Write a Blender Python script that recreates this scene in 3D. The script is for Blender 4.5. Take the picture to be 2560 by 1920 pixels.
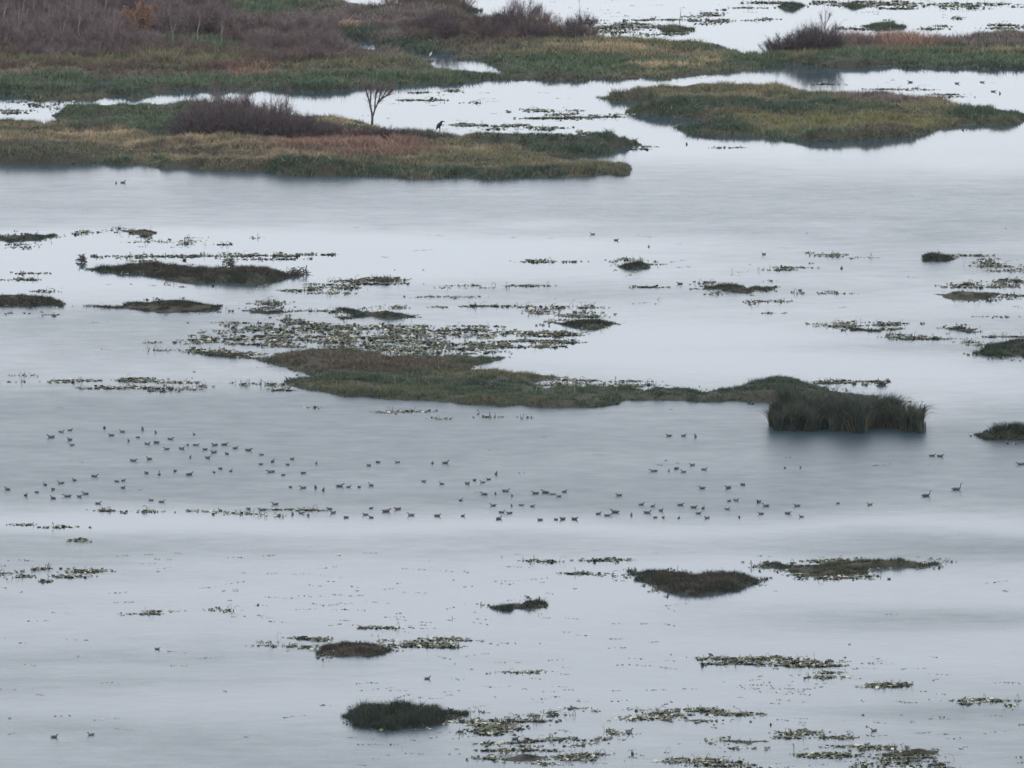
import bpy, bmesh, math, random
import numpy as np
from mathutils import Vector, Matrix

for o in list(bpy.data.objects):
    bpy.data.objects.remove(o)
S = bpy.context.scene
COL = S.collection
rng = np.random.default_rng(7)
random.seed(7)

# ------------------------------------------------------------------ camera
HFOV = math.radians(5.5)
DEP = math.radians(9.0)
DIST = 885.0
CAM = np.array([0.0, -DIST * math.cos(DEP), DIST * math.sin(DEP)])
cam = bpy.data.cameras.new("camera")
cam.sensor_width = 36
cam.angle = HFOV
cam.clip_start = 1.0
cam.clip_end = 60000
co = bpy.data.objects.new("camera", cam)
co.location = CAM
co.rotation_euler = (math.pi / 2 - DEP, 0, 0)
COL.objects.link(co)
S.camera = co

# ------------------------------------------------------------------ sky, sun, exposure
SUN_EL, SUN_AZ = math.radians(48), math.radians(205)
W = bpy.data.worlds.new("World")
S.world = W
W.use_nodes = True
nt = W.node_tree
nt.nodes.clear()
out = nt.nodes.new("ShaderNodeOutputWorld")
bg = nt.nodes.new("ShaderNodeBackground")
sky = nt.nodes.new("ShaderNodeTexSky")
sky.sky_type = 'NISHITA'
sky.sun_disc = False
sky.sun_elevation = SUN_EL
sky.sun_rotation = SUN_AZ
sky.air_density = 1.0
sky.dust_density = 1.0
cloud = nt.nodes.new("ShaderNodeRGB")          # even stratus deck, as radiance on the sky texture's scale
cloud.outputs[0].default_value = (19.6, 19.9, 20.9, 1)
mix = nt.nodes.new("ShaderNodeMix")
mix.data_type = 'RGBA'
mix.inputs[0].default_value = 0.65
nt.links.new(sky.outputs[0], mix.inputs[6])
nt.links.new(cloud.outputs[0], mix.inputs[7])
nt.links.new(mix.outputs[2], bg.inputs[0])
bg.inputs[1].default_value = 0.1
nt.links.new(bg.outputs[0], out.inputs[0])
sun = bpy.data.lights.new("sun", 'SUN')
sun.energy = 0.6
sun.angle = math.radians(30)
sun.color = (1.0, 0.97, 0.93)
so = bpy.data.objects.new("sun", sun)
so.rotation_euler = (math.pi / 2 - SUN_EL, 0, math.pi - SUN_AZ)
COL.objects.link(so)
S.view_settings.view_transform = 'Standard'
S.view_settings.look = 'None'
S.view_settings.exposure = 0.1
S.view_settings.gamma = 1.0
S.render.engine = 'CYCLES'
S.cycles.use_denoising = True
S.cycles.max_bounces = 5
S.cycles.volume_bounces = 1
S.cycles.diffuse_bounces = 2
S.cycles.glossy_bounces = 3
S.cycles.transparent_max_bounces = 4
S.render.filter_size = 2.3

# ------------------------------------------------------------------ helpers
TH = math.tan(HFOV / 2)
FW = np.array([0, math.cos(DEP), -math.sin(DEP)])
UP = np.array([0, math.sin(DEP), math.cos(DEP)])


def ground(px, py, z=0.0):
    """a pixel of the photograph (2560 x 1920) -> the point on the plane at height z it looks at"""
    u = (np.asarray(px, float) - 1280) / 1280 * TH
    v = (960 - np.asarray(py, float)) / 1280 * TH
    dy = FW[1] + v * UP[1]
    dz = FW[2] + v * UP[2]
    t = (z - CAM[2]) / dz
    return np.stack([CAM[0] + t * u, CAM[1] + t * dy], -1)


def pixel(x, y, z=0.0):
    dx, dy, dz = x - CAM[0], y - CAM[1], z - CAM[2]
    d = dy * FW[1] + dz * FW[2]
    return 1280 + dx / d / TH * 1280, 960 - (dy * UP[1] + dz * UP[2]) / d / TH * 1280


def ppm(py):
    a = ground(1280, py)
    d = math.sqrt((a[1] - CAM[1]) ** 2 + CAM[2] ** 2)
    return 1280 / TH / d


LAT = rng.random((256, 256))


def vnoise(x, y, s=1.0, seed=0, octv=3):
    x = np.asarray(x, float) / s + seed * 17.31 + 1000.0
    y = np.asarray(y, float) / s + seed * 9.77 + 1000.0
    r = 0
    a = 1.0
    tot = 0
    for _ in range(octv):
        xi = np.floor(x).astype(int)
        yi = np.floor(y).astype(int)
        fx = x - xi
        fy = y - yi
        fx = fx * fx * (3 - 2 * fx)
        fy = fy * fy * (3 - 2 * fy)
        g = lambda i, j: LAT[i & 255, j & 255]
        r = r + a * ((g(xi, yi) * (1 - fx) + g(xi + 1, yi) * fx) * (1 - fy) + (g(xi, yi + 1) * (1 - fx) + g(xi + 1, yi + 1) * fx) * fy)
        tot += a
        a *= 0.5
        x = x * 2.03 + 5.1
        y = y * 2.03 + 3.7
    return r / tot


def mesh_np(name, V, F, mat, cols=None, smooth=False):
    """V (n,3), F (m,k) -> a mesh, with an optional per-vertex tint"""
    me = bpy.data.meshes.new(name)
    V = np.asarray(V, np.float32)
    F = np.asarray(F, np.int32)
    m, k = F.shape
    me.vertices.add(len(V))
    me.vertices.foreach_set("co", V.ravel())
    me.loops.add(m * k)
    me.loops.foreach_set("vertex_index", F.ravel())
    me.polygons.add(m)
    me.polygons.foreach_set("loop_start", np.arange(0, m * k, k, dtype=np.int32))
    me.polygons.foreach_set("loop_total", np.full(m, k, np.int32))
    if smooth:
        me.polygons.foreach_set("use_smooth", np.ones(m, bool))
    if cols is not None:
        at = me.attributes.new("tint", 'FLOAT_COLOR', 'POINT')
        c4 = np.ones((len(V), 4), np.float32)
        c4[:, :3] = cols
        at.data.foreach_set("color", c4.ravel())
    me.update(calc_edges=True)
    for mm in (mat if isinstance(mat, (list, tuple)) else [mat]):
        me.materials.append(mm)
    return me


def link(name, me, parent=None, loc=None, **props):
    o = bpy.data.objects.new(name, me)
    COL.objects.link(o)
    if parent is not None:
        o.parent = parent
    if loc is not None:
        o.location = loc
    for k, v in props.items():
        o[k] = v
    return o


def empty(name, loc, label, category, group=None):
    o = link(name, None, None, loc, label=label, category=category)
    o.empty_display_size = 0.3
    if group:
        o["group"] = group
    return o


def tube(P, R, n=4, V=None, F=None):
    """tapered tube along P appended to V, F (triangles)"""
    P = [Vector(p) for p in P]
    base = len(V)
    for i, p in enumerate(P):
        d = (P[min(i + 1, len(P) - 1)] - P[max(i - 1, 0)]).normalized()
        a = d.cross(Vector((0.31, 0.95, 0.05)))
        if a.length < 1e-3:
            a = d.cross(Vector((1, 0, 0)))
        a.normalize()
        b = d.cross(a)
        for k in range(n):
            t = 2 * math.pi * k / n
            q = p + a * (math.cos(t) * R[i]) + b * (math.sin(t) * R[i])
            V.append((q.x, q.y, q.z))
    for i in range(len(P) - 1):
        for k in range(n):
            a0 = base + i * n + k
            a1 = base + i * n + (k + 1) % n
            F.append((a0, a1, a1 + n))
            F.append((a0, a1 + n, a0 + n))


# ------------------------------------------------------------------ materials
def tint_material(name, rough=0.8, noise=0.35, scale=3.0, spec=0.25, trans=0.0):
    m = bpy.data.materials.new(name)
    m.use_nodes = True
    t = m.node_tree
    b = t.nodes["Principled BSDF"]
    a = t.nodes.new("ShaderNodeAttribute")
    a.attribute_name = "tint"
    g = t.nodes.new("ShaderNodeNewGeometry")
    nz = t.nodes.new("ShaderNodeTexNoise")
    nz.inputs["Scale"].default_value = scale
    nz.inputs["Detail"].default_value = 4
    t.links.new(g.outputs["Position"], nz.inputs["Vector"])
    mr = t.nodes.new("ShaderNodeMapRange")
    mr.inputs[3].default_value = 1 - noise
    mr.inputs[4].default_value = 1 + noise
    t.links.new(nz.outputs[0], mr.inputs[0])
    vm = t.nodes.new("ShaderNodeVectorMath")
    vm.operation = 'SCALE'
    t.links.new(a.outputs["Color"], vm.inputs[0])
    t.links.new(mr.outputs[0], vm.inputs[3])
    t.links.new(vm.outputs[0], b.inputs["Base Color"])
    b.inputs["Roughness"].default_value = rough
    b.inputs["Specular IOR Level"].default_value = spec
    return m


def noise_material(name, c0, c1, scale=5.0, rough=0.8, spec=0.25, bump=0.0):
    m = bpy.data.materials.new(name)
    m.use_nodes = True
    t = m.node_tree
    b = t.nodes["Principled BSDF"]
    g = t.nodes.new("ShaderNodeTexCoord")
    oi = t.nodes.new("ShaderNodeObjectInfo")
    ad = t.nodes.new("ShaderNodeVectorMath")
    ad.operation = 'ADD'
    t.links.new(g.outputs["Object"], ad.inputs[0])
    t.links.new(oi.outputs["Location"], ad.inputs[1])
    nz = t.nodes.new("ShaderNodeTexNoise")
    nz.inputs["Scale"].default_value = scale
    nz.inputs["Detail"].default_value = 5
    t.links.new(ad.outputs[0], nz.inputs["Vector"])
    r = t.nodes.new("ShaderNodeValToRGB")
    r.color_ramp.elements[0].position = 0.3
    r.color_ramp.elements[1].position = 0.7
    r.color_ramp.elements[0].color = (*c0, 1)
    r.color_ramp.elements[1].color = (*c1, 1)
    t.links.new(nz.outputs[0], r.inputs[0])
    t.links.new(r.outputs[0], b.inputs["Base Color"])
    b.inputs["Roughness"].default_value = rough
    b.inputs["Specular IOR Level"].default_value = spec
    if bump:
        bp = t.nodes.new("ShaderNodeBump")
        bp.inputs["Strength"].default_value = bump
        bp.inputs["Distance"].default_value = 0.05
        t.links.new(nz.outputs[0], bp.inputs["Height"])
        t.links.new(bp.outputs[0], b.inputs["Normal"])
    return m


M_GRASS = tint_material("grass_blades", 0.7, 0.3, 1.2, 0.2)
M_LEAF = tint_material("withered_leaves", 0.55, 0.3, 4.0, 0.35)
M_MUD = noise_material("wet_mud", (0.020, 0.021, 0.014), (0.042, 0.038, 0.026), 1.5, 0.75, 0.2, 0.5)
M_TWIG = noise_material("bare_twigs", (0.105, 0.084, 0.086), (0.18, 0.142, 0.14), 1.2, 0.85, 0.15)
M_TWIGB = noise_material("brown_twigs", (0.10, 0.072, 0.064), (0.17, 0.122, 0.105), 1.2, 0.85, 0.15)
M_TWIGD = noise_material("dark_twigs", (0.052, 0.043, 0.047), (0.10, 0.08, 0.082), 1.2, 0.85, 0.15)
M_BARK = noise_material("grey_bark", (0.045, 0.038, 0.04), (0.10, 0.085, 0.085), 8, 0.85, 0.2, 0.4)
M_PALE = noise_material("pale_bark", (0.16, 0.14, 0.145), (0.27, 0.24, 0.24), 6, 0.85, 0.2, 0.3)
M_RUST = noise_material("rusty_leaves", (0.18, 0.095, 0.05), (0.27, 0.15, 0.08), 3, 0.8, 0.2)
M_STRAW = noise_material("straw_leaves", (0.30, 0.20, 0.14), (0.44, 0.31, 0.22), 3, 0.8, 0.2)
M_WOOD = noise_material("sodden_wood", (0.03, 0.025, 0.022), (0.075, 0.062, 0.05), 6, 0.7, 0.3, 0.4)

GREEN, DGREEN, OLIVE, TAN, RED, BROWN, MAUVE, YOLIVE = range(8)
PAL = np.array([(0.073, 0.110, 0.064), (0.043, 0.070, 0.046), (0.135, 0.135, 0.078), (0.36, 0.285, 0.18),
                (0.215, 0.135, 0.105), (0.108, 0.094, 0.070), (0.145, 0.118, 0.112), (0.16, 0.155, 0.07)])

# ------------------------------------------------------------------ water
def smooth(a, b, x):
    t = np.clip((x - a) / (b - a), 0, 1)
    return t * t * (3 - 2 * t)


def gauss(px, py, cx, cy, rx, ry):
    return np.exp(-(((px - cx) / rx) ** 2 + ((py - cy) / ry) ** 2))


def ruffle(x, y):
    """how far the wind has ruffled the surface here: 0 glassy (lee of the banks), 1 rippled"""
    px, py = pixel(x, y)
    w = py + (vnoise(x, y, 14, 3, 2) - 0.5) * 60
    prof = np.interp(w, [0, 300, 360, 425, 480, 560, 600, 660, 740, 800, 880, 960, 1010, 1250, 1290, 1315, 1345, 1380, 1420, 1470, 1520, 1600, 1700, 1800, 1920],
                     [.02, .02, .05, .45, .72, .7, .3, .28, .45, .6, .55, .65, .95, .98, .6, .3, .65, .75, .4, .3, .4, .5, .5, .55, .6])
    r = prof
    for cx, cy, rx, ry, v in ((350, 640, 760, 90, -.5), (900, 620, 500, 40, -.3), (1620, 880, 560, 85, -.62), (2300, 930, 400, 40, -.25),
                              (2300, 640, 600, 90, .28), (1500, 735, 700, 25, .2), (250, 830, 450, 60, .25), (2300, 1010, 250, 40, -.3),
                              (500, 1310, 700, 22, -.3), (2300, 1545, 520, 34, .6),
                              (400, 1700, 600, 28, .3), (350, 1645, 560, 18, .3), (150, 1830, 500, 35, .2), (1400, 1520, 800, 70, -.2),
                              (1300, 1720, 700, 90, -.15), (2300, 1380, 400, 60, .2), (2350, 1780, 260, 22, .3), (2000, 870, 700, 16, .22),
                              (1500, 300, 500, 90, -.1), (1480, 360, 160, 40, -.25)):
        r = r + v * gauss(px, py, cx, cy, rx, ry)
    st = vnoise(x / 1.8, y, 16, 5, 4) - 0.5
    st2 = vnoise(x / 4.0, y, 6, 8, 3) - 0.5
    amp = np.interp(py, [0, 400, 600, 1000, 1920], [.05, .12, .6, .45, .75])
    return np.clip(r + amp * st + 0.35 * amp * st2, 0, 1)


xs = np.concatenate([[-9000, -4000, -1500, -400], np.arange(-130, 131, 2.0), [400, 1500, 4000, 9000]])
ys = np.concatenate([[-3000, -1200, -700, -400], np.arange(-260, 420, 1.0), [700, 1500, 4000, 14000]])
gx, gy = np.meshgrid(xs, ys)
V = np.stack([gx.ravel(), gy.ravel(), np.zeros(gx.size)], -1)
nx = len(xs)
ii, jj = np.meshgrid(np.arange(len(ys) - 1), np.arange(nx - 1), indexing='ij')
a = (ii * nx + jj).ravel()
F = np.stack([a, a + 1, a + nx + 1, a + nx], -1)
rf = ruffle(np.clip(V[:, 0], -140, 140), np.clip(V[:, 1], -300, 480))
M_WATER = bpy.data.materials.new("lake_water")
M_WATER.use_nodes = True
t = M_WATER.node_tree
b = t.nodes["Principled BSDF"]
b.inputs["Base Color"].default_value = (0.026, 0.045, 0.056, 1)
b.inputs["IOR"].default_value = 1.333
at = t.nodes.new("ShaderNodeAttribute")
at.attribute_name = "tint"
mr = t.nodes.new("ShaderNodeMapRange")
mr.inputs[3].default_value = 0.075
mr.inputs[4].default_value = 0.35
t.links.new(at.outputs["Fac"], mr.inputs[0])
cat = t.nodes.new("ShaderNodeNewGeometry")
cmp_ = t.nodes.new("ShaderNodeMapping")
cmp_.inputs["Scale"].default_value = (0.3, 0.55, 1.0)
t.links.new(cat.outputs["Position"], cmp_.inputs["Vector"])
cn = t.nodes.new("ShaderNodeTexNoise")                 # cat's-paws: fine ripple lanes inside the ruffled water
cn.inputs["Scale"].default_value = 1.0
cn.inputs["Detail"].default_value = 5
cn.inputs["Roughness"].default_value = 0.65
t.links.new(cmp_.outputs[0], cn.inputs["Vector"])
cm = t.nodes.new("ShaderNodeMapRange")
cm.inputs[1].default_value = 0.3
cm.inputs[2].default_value = 0.7
cm.inputs[3].default_value = 0.88
cm.inputs[4].default_value = 1.12
t.links.new(cn.outputs[0], cm.inputs[0])
cx_ = t.nodes.new("ShaderNodeMath")
cx_.operation = 'MULTIPLY'
t.links.new(mr.outputs[0], cx_.inputs[0])
t.links.new(cm.outputs[0], cx_.inputs[1])
t.links.new(cx_.outputs[0], b.inputs["Roughness"])
g = t.nodes.new("ShaderNodeNewGeometry")
mp = t.nodes.new("ShaderNodeMapping")
mp.inputs["Scale"].default_value = (0.7, 1.0, 1.0)
t.links.new(g.outputs["Position"], mp.inputs["Vector"])
nz = t.nodes.new("ShaderNodeTexNoise")
nz.inputs["Scale"].default_value = 1.1
nz.inputs["Detail"].default_value = 3
t.links.new(mp.outputs[0], nz.inputs["Vector"])
mr2 = t.nodes.new("ShaderNodeMapRange")
mr2.inputs[3].default_value = 0.012
mr2.inputs[4].default_value = 0.10
t.links.new(at.outputs["Fac"], mr2.inputs[0])
bp = t.nodes.new("ShaderNodeBump")
bp.inputs["Distance"].default_value = 0.12
t.links.new(mr2.outputs[0], bp.inputs["Strength"])
t.links.new(nz.outputs[0], bp.inputs["Height"])
t.links.new(bp.outputs[0], b.inputs["Normal"])
link("water", mesh_np("water", V, F, M_WATER, np.repeat(rf[:, None], 3, 1)), kind="structure")


# ------------------------------------------------------------------ land: grassy banks and islets
def inside(poly, x, y):
    c = np.zeros(np.shape(x), bool)
    n = len(poly)
    for i in range(n):
        x0, y0 = poly[i]
        x1, y1 = poly[(i + 1) % n]
        if y0 == y1:
            continue
        k = ((y0 > y) != (y1 > y)) & (x < (x1 - x0) * (y - y0) / (y1 - y0) + x0)
        c ^= k
    return c


def sdist(poly, x, y):
    d = np.full(np.shape(x), 1e9)
    n = len(poly)
    for i in range(n):
        x0, y0 = poly[i]
        x1, y1 = poly[(i + 1) % n]
        ex, ey = x1 - x0, y1 - y0
        L = ex * ex + ey * ey + 1e-9
        tt = np.clip(((x - x0) * ex + (y - y0) * ey) / L, 0, 1)
        d = np.minimum(d, (x - x0 - tt * ex) ** 2 + (y - y0 - tt * ey) ** 2)
    d = np.sqrt(d)
    return np.where(inside(poly, x, y), d, -d)


def densify(poly, step=25):
    r = []
    for i, p in enumerate(poly):
        q = poly[(i + 1) % len(poly)]
        n = max(1, int(math.hypot(q[0] - p[0], q[1] - p[1]) / step))
        for k in range(n):
            r.append((p[0] + (q[0] - p[0]) * k / n, p[1] + (q[1] - p[1]) * k / n))
    return r


def footprint(poly, veg):
    """outline as seen -> ground plan: the far edge is lowered by the height of what grows there"""
    poly = densify(poly)
    P = np.array(poly)
    o = []
    for (x, y) in poly:
        h = veg * ppm(y)
        s = 0.0
        if inside(poly, np.array([x + 0.01]), np.array([y + 1.0]))[0]:
            yy = np.arange(y + 1, y + 3 * h + 4, 1.0)
            k = inside(poly, np.full(len(yy), x + 0.01), yy)
            run = len(yy) if k.all() else int(np.argmin(k))
            s = min(h, run * 0.5)
        o.append((x, y + s))
    return ground([p[0] for p in o], [p[1] for p in o])


def blades(x, y, z, h, w, col, lean=1.5, facing=None):
    """one triangle per blade: arrays of roots -> V, F, C"""
    n = len(x)
    a = rng.random(n) * math.pi if facing is None else facing
    dx, dy = np.cos(a) * w / 2, np.sin(a) * w / 2
    la = rng.random(n) * 2 * math.pi
    ll = h * lean * rng.random(n)
    V = np.empty((n, 3, 3), np.float32)
    V[:, 0] = np.stack([x - dx, y - dy, z], -1)
    V[:, 1] = np.stack([x + dx, y + dy, z], -1)
    V[:, 2] = np.stack([x + np.cos(la) * ll, y + np.sin(la) * ll, z + h], -1)
    F = np.arange(3 * n, dtype=np.int32).reshape(n, 3)
    C = np.repeat(np.asarray(col, np.float32)[:, None, :], 3, 1).reshape(-1, 3)
    return V.reshape(-1, 3), F, C


LANDS = []


def land(name, polys, label=None, category=None, group=None, holes=(), veg=0.45, rise=0.35, res=0.5, dens=110, zones=(), base=(GREEN, OLIVE),
         bare=0.0, thick=1.0, structure=False, warp=1.2, wid=0.06, dry_amt=0.0, tone=1.0, stalks=0.0, fringe=0.0):
    fps = [footprint(p, veg * 0.8) for p in polys]
    hps = []
    for h in holes:                             # the near rim of a pool lies nearer than it looks: grass in front hides it
        h = densify(h, 8)
        k = [bool(inside(h, np.array([q[0] + .01]), np.array([q[1] - 1.0]))[0]) for q in h]
        hps.append(ground([q[0] for q in h], [q[1] + (veg * .75 * ppm(q[1]) if kk else 0) for q, kk in zip(h, k)]))
    allp = np.concatenate(fps)
    x0, y0 = allp.min(0) - 2.5
    x1, y1 = allp.max(0) + 2.5
    nx = int((x1 - x0) / res) + 2
    ny = int((y1 - y0) / (res * 1.4)) + 2
    X, Y = np.meshgrid(np.linspace(x0, x1, nx), np.linspace(y0, y1, ny))
    wy = (vnoise(X, Y, 1.6, 21, 3) - 0.5) * warp * 2
    wx = (vnoise(X, Y, 1.3, 22, 2) - 0.5) * warp * 0.5
    sd = np.full(X.shape, -1e9)
    for f in fps:
        sd = np.maximum(sd, sdist(f, X + wx, Y + wy))
    for f in hps:
        sd = np.minimum(sd, -sdist(f, X + wx * 0.6, Y + wy * 0.6))
    rough = vnoise(X, Y, 2.5, 23, 3)
    Z = np.where(sd > 0, rise * smooth(0, 1.6, sd) * (0.5 + 0.5 * rough + 1.5 * smooth(.4, .7, vnoise(X / 2.2, Y, 6.0, 24, 2))) + 0.012, np.maximum(-0.35, sd * 0.25 - 0.004))
    # ground sheet
    keep = sd > -1.3
    kc = keep[:-1, :-1] | keep[1:, :-1] | keep[:-1, 1:] | keep[1:, 1:]
    idx = np.arange(nx * ny).reshape(ny, nx)
    F = np.stack([idx[:-1, :-1][kc], idx[:-1, 1:][kc], idx[1:, 1:][kc], idx[1:, :-1][kc]], -1)
    used = np.unique(F)
    remap = np.full(nx * ny, -1)
    remap[used] = np.arange(len(used))
    cx, cy = float(allp[:, 0].mean()), float(allp[:, 1].mean())
    V = np.stack([X.ravel() - cx, Y.ravel() - cy, Z.ravel()], -1)[used]
    me = mesh_np(name + "_soil", V, remap[F], M_MUD, smooth=True)
    if structure:
        root = link(name, me, None, (cx, cy, 0), kind="structure")
    else:
        root = empty(name, (cx, cy, 0), label, category, group)
        link("soil", me, root)
    # grass
    area = (x1 - x0) * (y1 - y0)
    n = int(area * dens)
    bx, by = x0 + rng.random(n) * (x1 - x0), y0 + rng.random(n) * (y1 - y0)

    def look(G, x, y):
        fx = np.clip((x - x0) / (x1 - x0) * (nx - 1), 0, nx - 1.001)
        fy = np.clip((y - y0) / (y1 - y0) * (ny - 1), 0, ny - 1.001)
        i, j = fy.astype(int), fx.astype(int)
        u, v = fx - j, fy - i
        return G[i, j] * (1 - u) * (1 - v) + G[i, j + 1] * u * (1 - v) + G[i + 1, j] * (1 - u) * v + G[i + 1, j + 1] * u * v
    s = look(sd, bx, by)
    clump = vnoise(bx, by, 0.9, 31, 2)
    k = (s > -0.12) & (rng.random(n) < 0.25 + 1.3 * clump - bare)
    bx, by, s, clump = bx[k], by[k], s[k], clump[k]
    z = look(Z, bx, by) - 0.02
    m1 = smooth(0.35, 0.65, vnoise(bx / 1.6, by, 4.5, 33, 3))
    col = PAL[base[0]] * (1 - m1[:, None]) + PAL[base[1]] * m1[:, None]
    tuss = vnoise(bx / 2.5, by, 3.6, 36, 3)      # tussocks drawn out along the bank
    hh = veg * (0.24 + 0.3 * clump + 0.8 * smooth(.35, .75, clump) + 0.7 * smooth(.42, .7, tuss)) * (0.55 + 0.6 * rng.random(len(bx)))
    st1 = smooth(.5, .62, vnoise(bx / 2.6, by, 5.0, 37, 4))
    w1 = (st1 * .75)[:, None]
    col = col * (1 - w1) + PAL[DGREEN] * w1
    st2 = smooth(.54, .64, vnoise(bx / 3.2, by, 4.0, 38, 4)) * dry_amt
    w2 = np.clip(st2, 0, 1)[:, None]
    col = col * (1 - w2) + PAL[TAN] * .8 * w2
    px, py = pixel(bx, by, 0.2)
    pw = py + (vnoise(bx, by, 3, 41, 3) - 0.5) * 22
    xw = px + (vnoise(bx, by, 5, 42, 3) - 0.5) * 120
    for zx, zy, rx, ry, ci, st, hm in zones:
        wgt = st * np.clip(1.6 * gauss(xw, pw, zx, zy, rx, ry) - 0.1, 0, 1)
        wgt = wgt * (0.55 + 0.9 * vnoise(bx / 1.8, by, 1.8, 43 + ci, 3))
        wgt = smooth(.12, .75, np.clip(wgt, 0, 1))
        col = col * (1 - wgt[:, None]) + PAL[ci] * wgt[:, None]
        hh = hh * (1 + (hm - 1) * wgt)
    # a tenth of the blades are last year's straw
    dry = rng.random(len(bx)) < 0.025
    col = np.where(dry[:, None], PAL[TAN] * 0.8, col)
    # waterline shadow and reflection put into the tint as dark green; blades shorter
    edge = (s < 0.8)
    hh = hh * np.where(s < 0.3, 0.7, 1.0)
    we = (.4 * (1 - smooth(.2, 1.6, s)))[:, None]
    col = col * (1 - we) + PAL[DGREEN] * we
    col = col * (0.88 + 0.24 * rng.random(len(bx)))[:, None] * (.7 + .6 * vnoise(bx / 1.8, by, 1.1, 45, 2))[:, None]
    col = col * tone
    gw = wid * (0.6 + 0.8 * rng.random(len(bx)))
    V, F, C = blades(bx - cx, by - cy, z, hh * thick * .8, gw, col)
    link("grass", mesh_np(name + "_grass", V, F, M_GRASS, C), root, kind="stuff")
    LANDS.append((name, len(F)))
    if stalks:                                   # last year's tall stalks, standing in loose groups
        n = int(area * stalks)
        sx, sy = x0 + rng.random(n) * (x1 - x0), y0 + rng.random(n) * (y1 - y0)
        k = (look(sd, sx, sy) > .3) & (rng.random(n) < smooth(.42, .7, vnoise(sx / 1.5, sy, 5, 61, 3)))
        sx, sy = sx[k], sy[k]
        sz = look(Z, sx, sy)
        c = np.array([(.20, .15, .10), (.13, .095, .075), (.30, .24, .16)])[rng.integers(0, 3, len(sx))] * (.6 + .7 * rng.random(len(sx)))[:, None]
        V, F, C = blades(sx - cx, sy - cy, sz, .5 + .7 * rng.random(len(sx)) ** 1.5, .03 + .03 * rng.random(len(sx)), c, lean=.5)
        link("dead_stalks", mesh_np(name + "_stalks", V, F, M_GRASS, C), root, kind="stuff")
    if fringe:                                   # leaves and broken stems spreading into the shallows
        V, F, C = [], [], []
        for f in fps:
            L = np.linalg.norm(np.roll(f, -1, 0) - f, axis=1)
            for _ in range(int(fringe * min(L.sum(), 60))):
                i = int(rng.choice(len(f), p=L / L.sum()))
                q = f[i] + (f[(i + 1) % len(f)] - f[i]) * rng.random()
                if vnoise(q[0], q[1], 2.5, 62, 2) < .42:
                    continue
                plant_bits(q[0] + rng.normal(0, .35) - cx, q[1] + rng.normal(0, 1.3) - cy, .12 + .22 * rng.random(), .25, int(rng.integers(1, 8)), int(rng.random() < .35), .1, V, F, C, up=.8)
        if V:
            link("floating_fringe", mesh_np(name + "_fringe", np.array(V), np.array(F), M_LEAF, np.array(C)), root, kind="stuff")
    return root


# ------------------------------------------------------------------ floating and emergent plants
LPAL = np.array([(0.05, 0.055, 0.034), (0.07, 0.09, 0.045), (0.10, 0.09, 0.055), (0.36, 0.34, 0.26), (0.03, 0.03, 0.025), (0.17, 0.21, 0.14)])


def plant_bits(x, y, sx, sy, n, stems, size, V, F, C, up=0.75):
    """one clump: n curled leaves lying about (x, y) and a few bent stalks"""
    px = rng.normal(0, sx, n) + x
    py = rng.normal(0, sy, n) + y
    for i in range(n):
        r = size * (0.5 + rng.random())
        k = len(V)
        a = rng.random() * 6.28
        tilt = rng.random() * up
        ca, sa = math.cos(a), math.sin(a)
        ct, st = math.cos(tilt), math.sin(tilt)
        pts = []
        m = 6
        e = 0.5 + 0.5 * rng.random()
        for j in range(m):
            th = 6.283 * j / m
            q = r * (0.7 + 0.5 * rng.random())
            u, v = math.cos(th) * q, math.sin(th) * q * e
            w = (u * u) / r * 0.35
            pts.append((u, v * ct - w * st, v * st + w * ct))
        zo = 0.01 - min(p[2] for p in pts) * (0.75 if tilt > .2 else 1.0)
        for (u, v, w) in pts:
            V.append((px[i] + u * ca - v * sa, py[i] + u * sa + v * ca, w + zo))
        V.append((px[i], py[i], zo))
        c = LPAL[int(rng.choice(6, p=(.29, .22, .12, .13, .16, .08)))] * (0.7 + 0.6 * rng.random())  # pale leaf colour also stands in for glints between the plants
        C.extend([tuple(c)] * (m + 1))
        for j in range(m):
            F.append((k + j, k + (j + 1) % m, k + m))
    for i in range(stems):
        k = len(V)
        bx, by = rng.normal(0, sx * 1.2) + x, rng.normal(0, sy) + y
        h = 0.12 + 0.33 * rng.random() ** 1.5
        a = rng.random() * 6.28
        L = h * (0.3 + rng.random())
        bend = rng.random()
        P = [(bx, by, -0.03), (bx + math.cos(a) * L * .3, by + math.sin(a) * L * .3, h * .8), (bx + math.cos(a) * L * .7, by + math.sin(a) * L * .7, h), (bx + math.cos(a) * L * 1.2, by + math.sin(a) * L * 1.2, h * (1 - bend * 1.05))]
        r = 0.010 + 0.014 * rng.random()
        tube(P, [r, r, r * .9, r * .7], 3, V, F)
        c = LPAL[int(rng.choice(6, p=(.4, .05, .2, .08, .25, .02)))]
        C.extend([tuple(c)] * (len(V) - k))



FAR = [(-60, -70), (840, -70), (850, -2), (880, 9), (985, 11), (1000, -2), (1010, -70), (1130, -70), (1150, 0), (1185, 12), (1205, 25), (1160, 44), (1150, 51), (1215, 52),
       (1246, 32), (1300, 48), (1380, 62), (1440, 80), (1480, 97), (1600, 97), (1680, 98), (1740, 105), (1800, 112), (1840, 120), (1872, 128), (1905, 127),
       (1990, 105), (2080, 95), (2160, 88), (2260, 84), (2300, 93), (2420, 92), (2440, 82), (2480, 77), (2640, 77),
       (2640, 174), (2400, 172), (2300, 172), (2200, 166), (2120, 168), (2050, 168), (2000, 163), (1960, 163), (1900, 172), (1800, 183), (1740, 190), (1680, 196),
       (1560, 195), (1500, 198), (1440, 202), (1330, 199), (1230, 198), (1200, 202), (1160, 210), (1120, 212), (1060, 210), (1000, 213), (930, 217), (880, 225),
       (800, 228), (740, 226), (600, 224), (490, 224), (440, 228), (400, 232), (375, 240), (345, 243), (300, 242), (250, 248), (180, 250), (130, 248), (60, 247), (20, 243), (-60, 236)]
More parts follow.
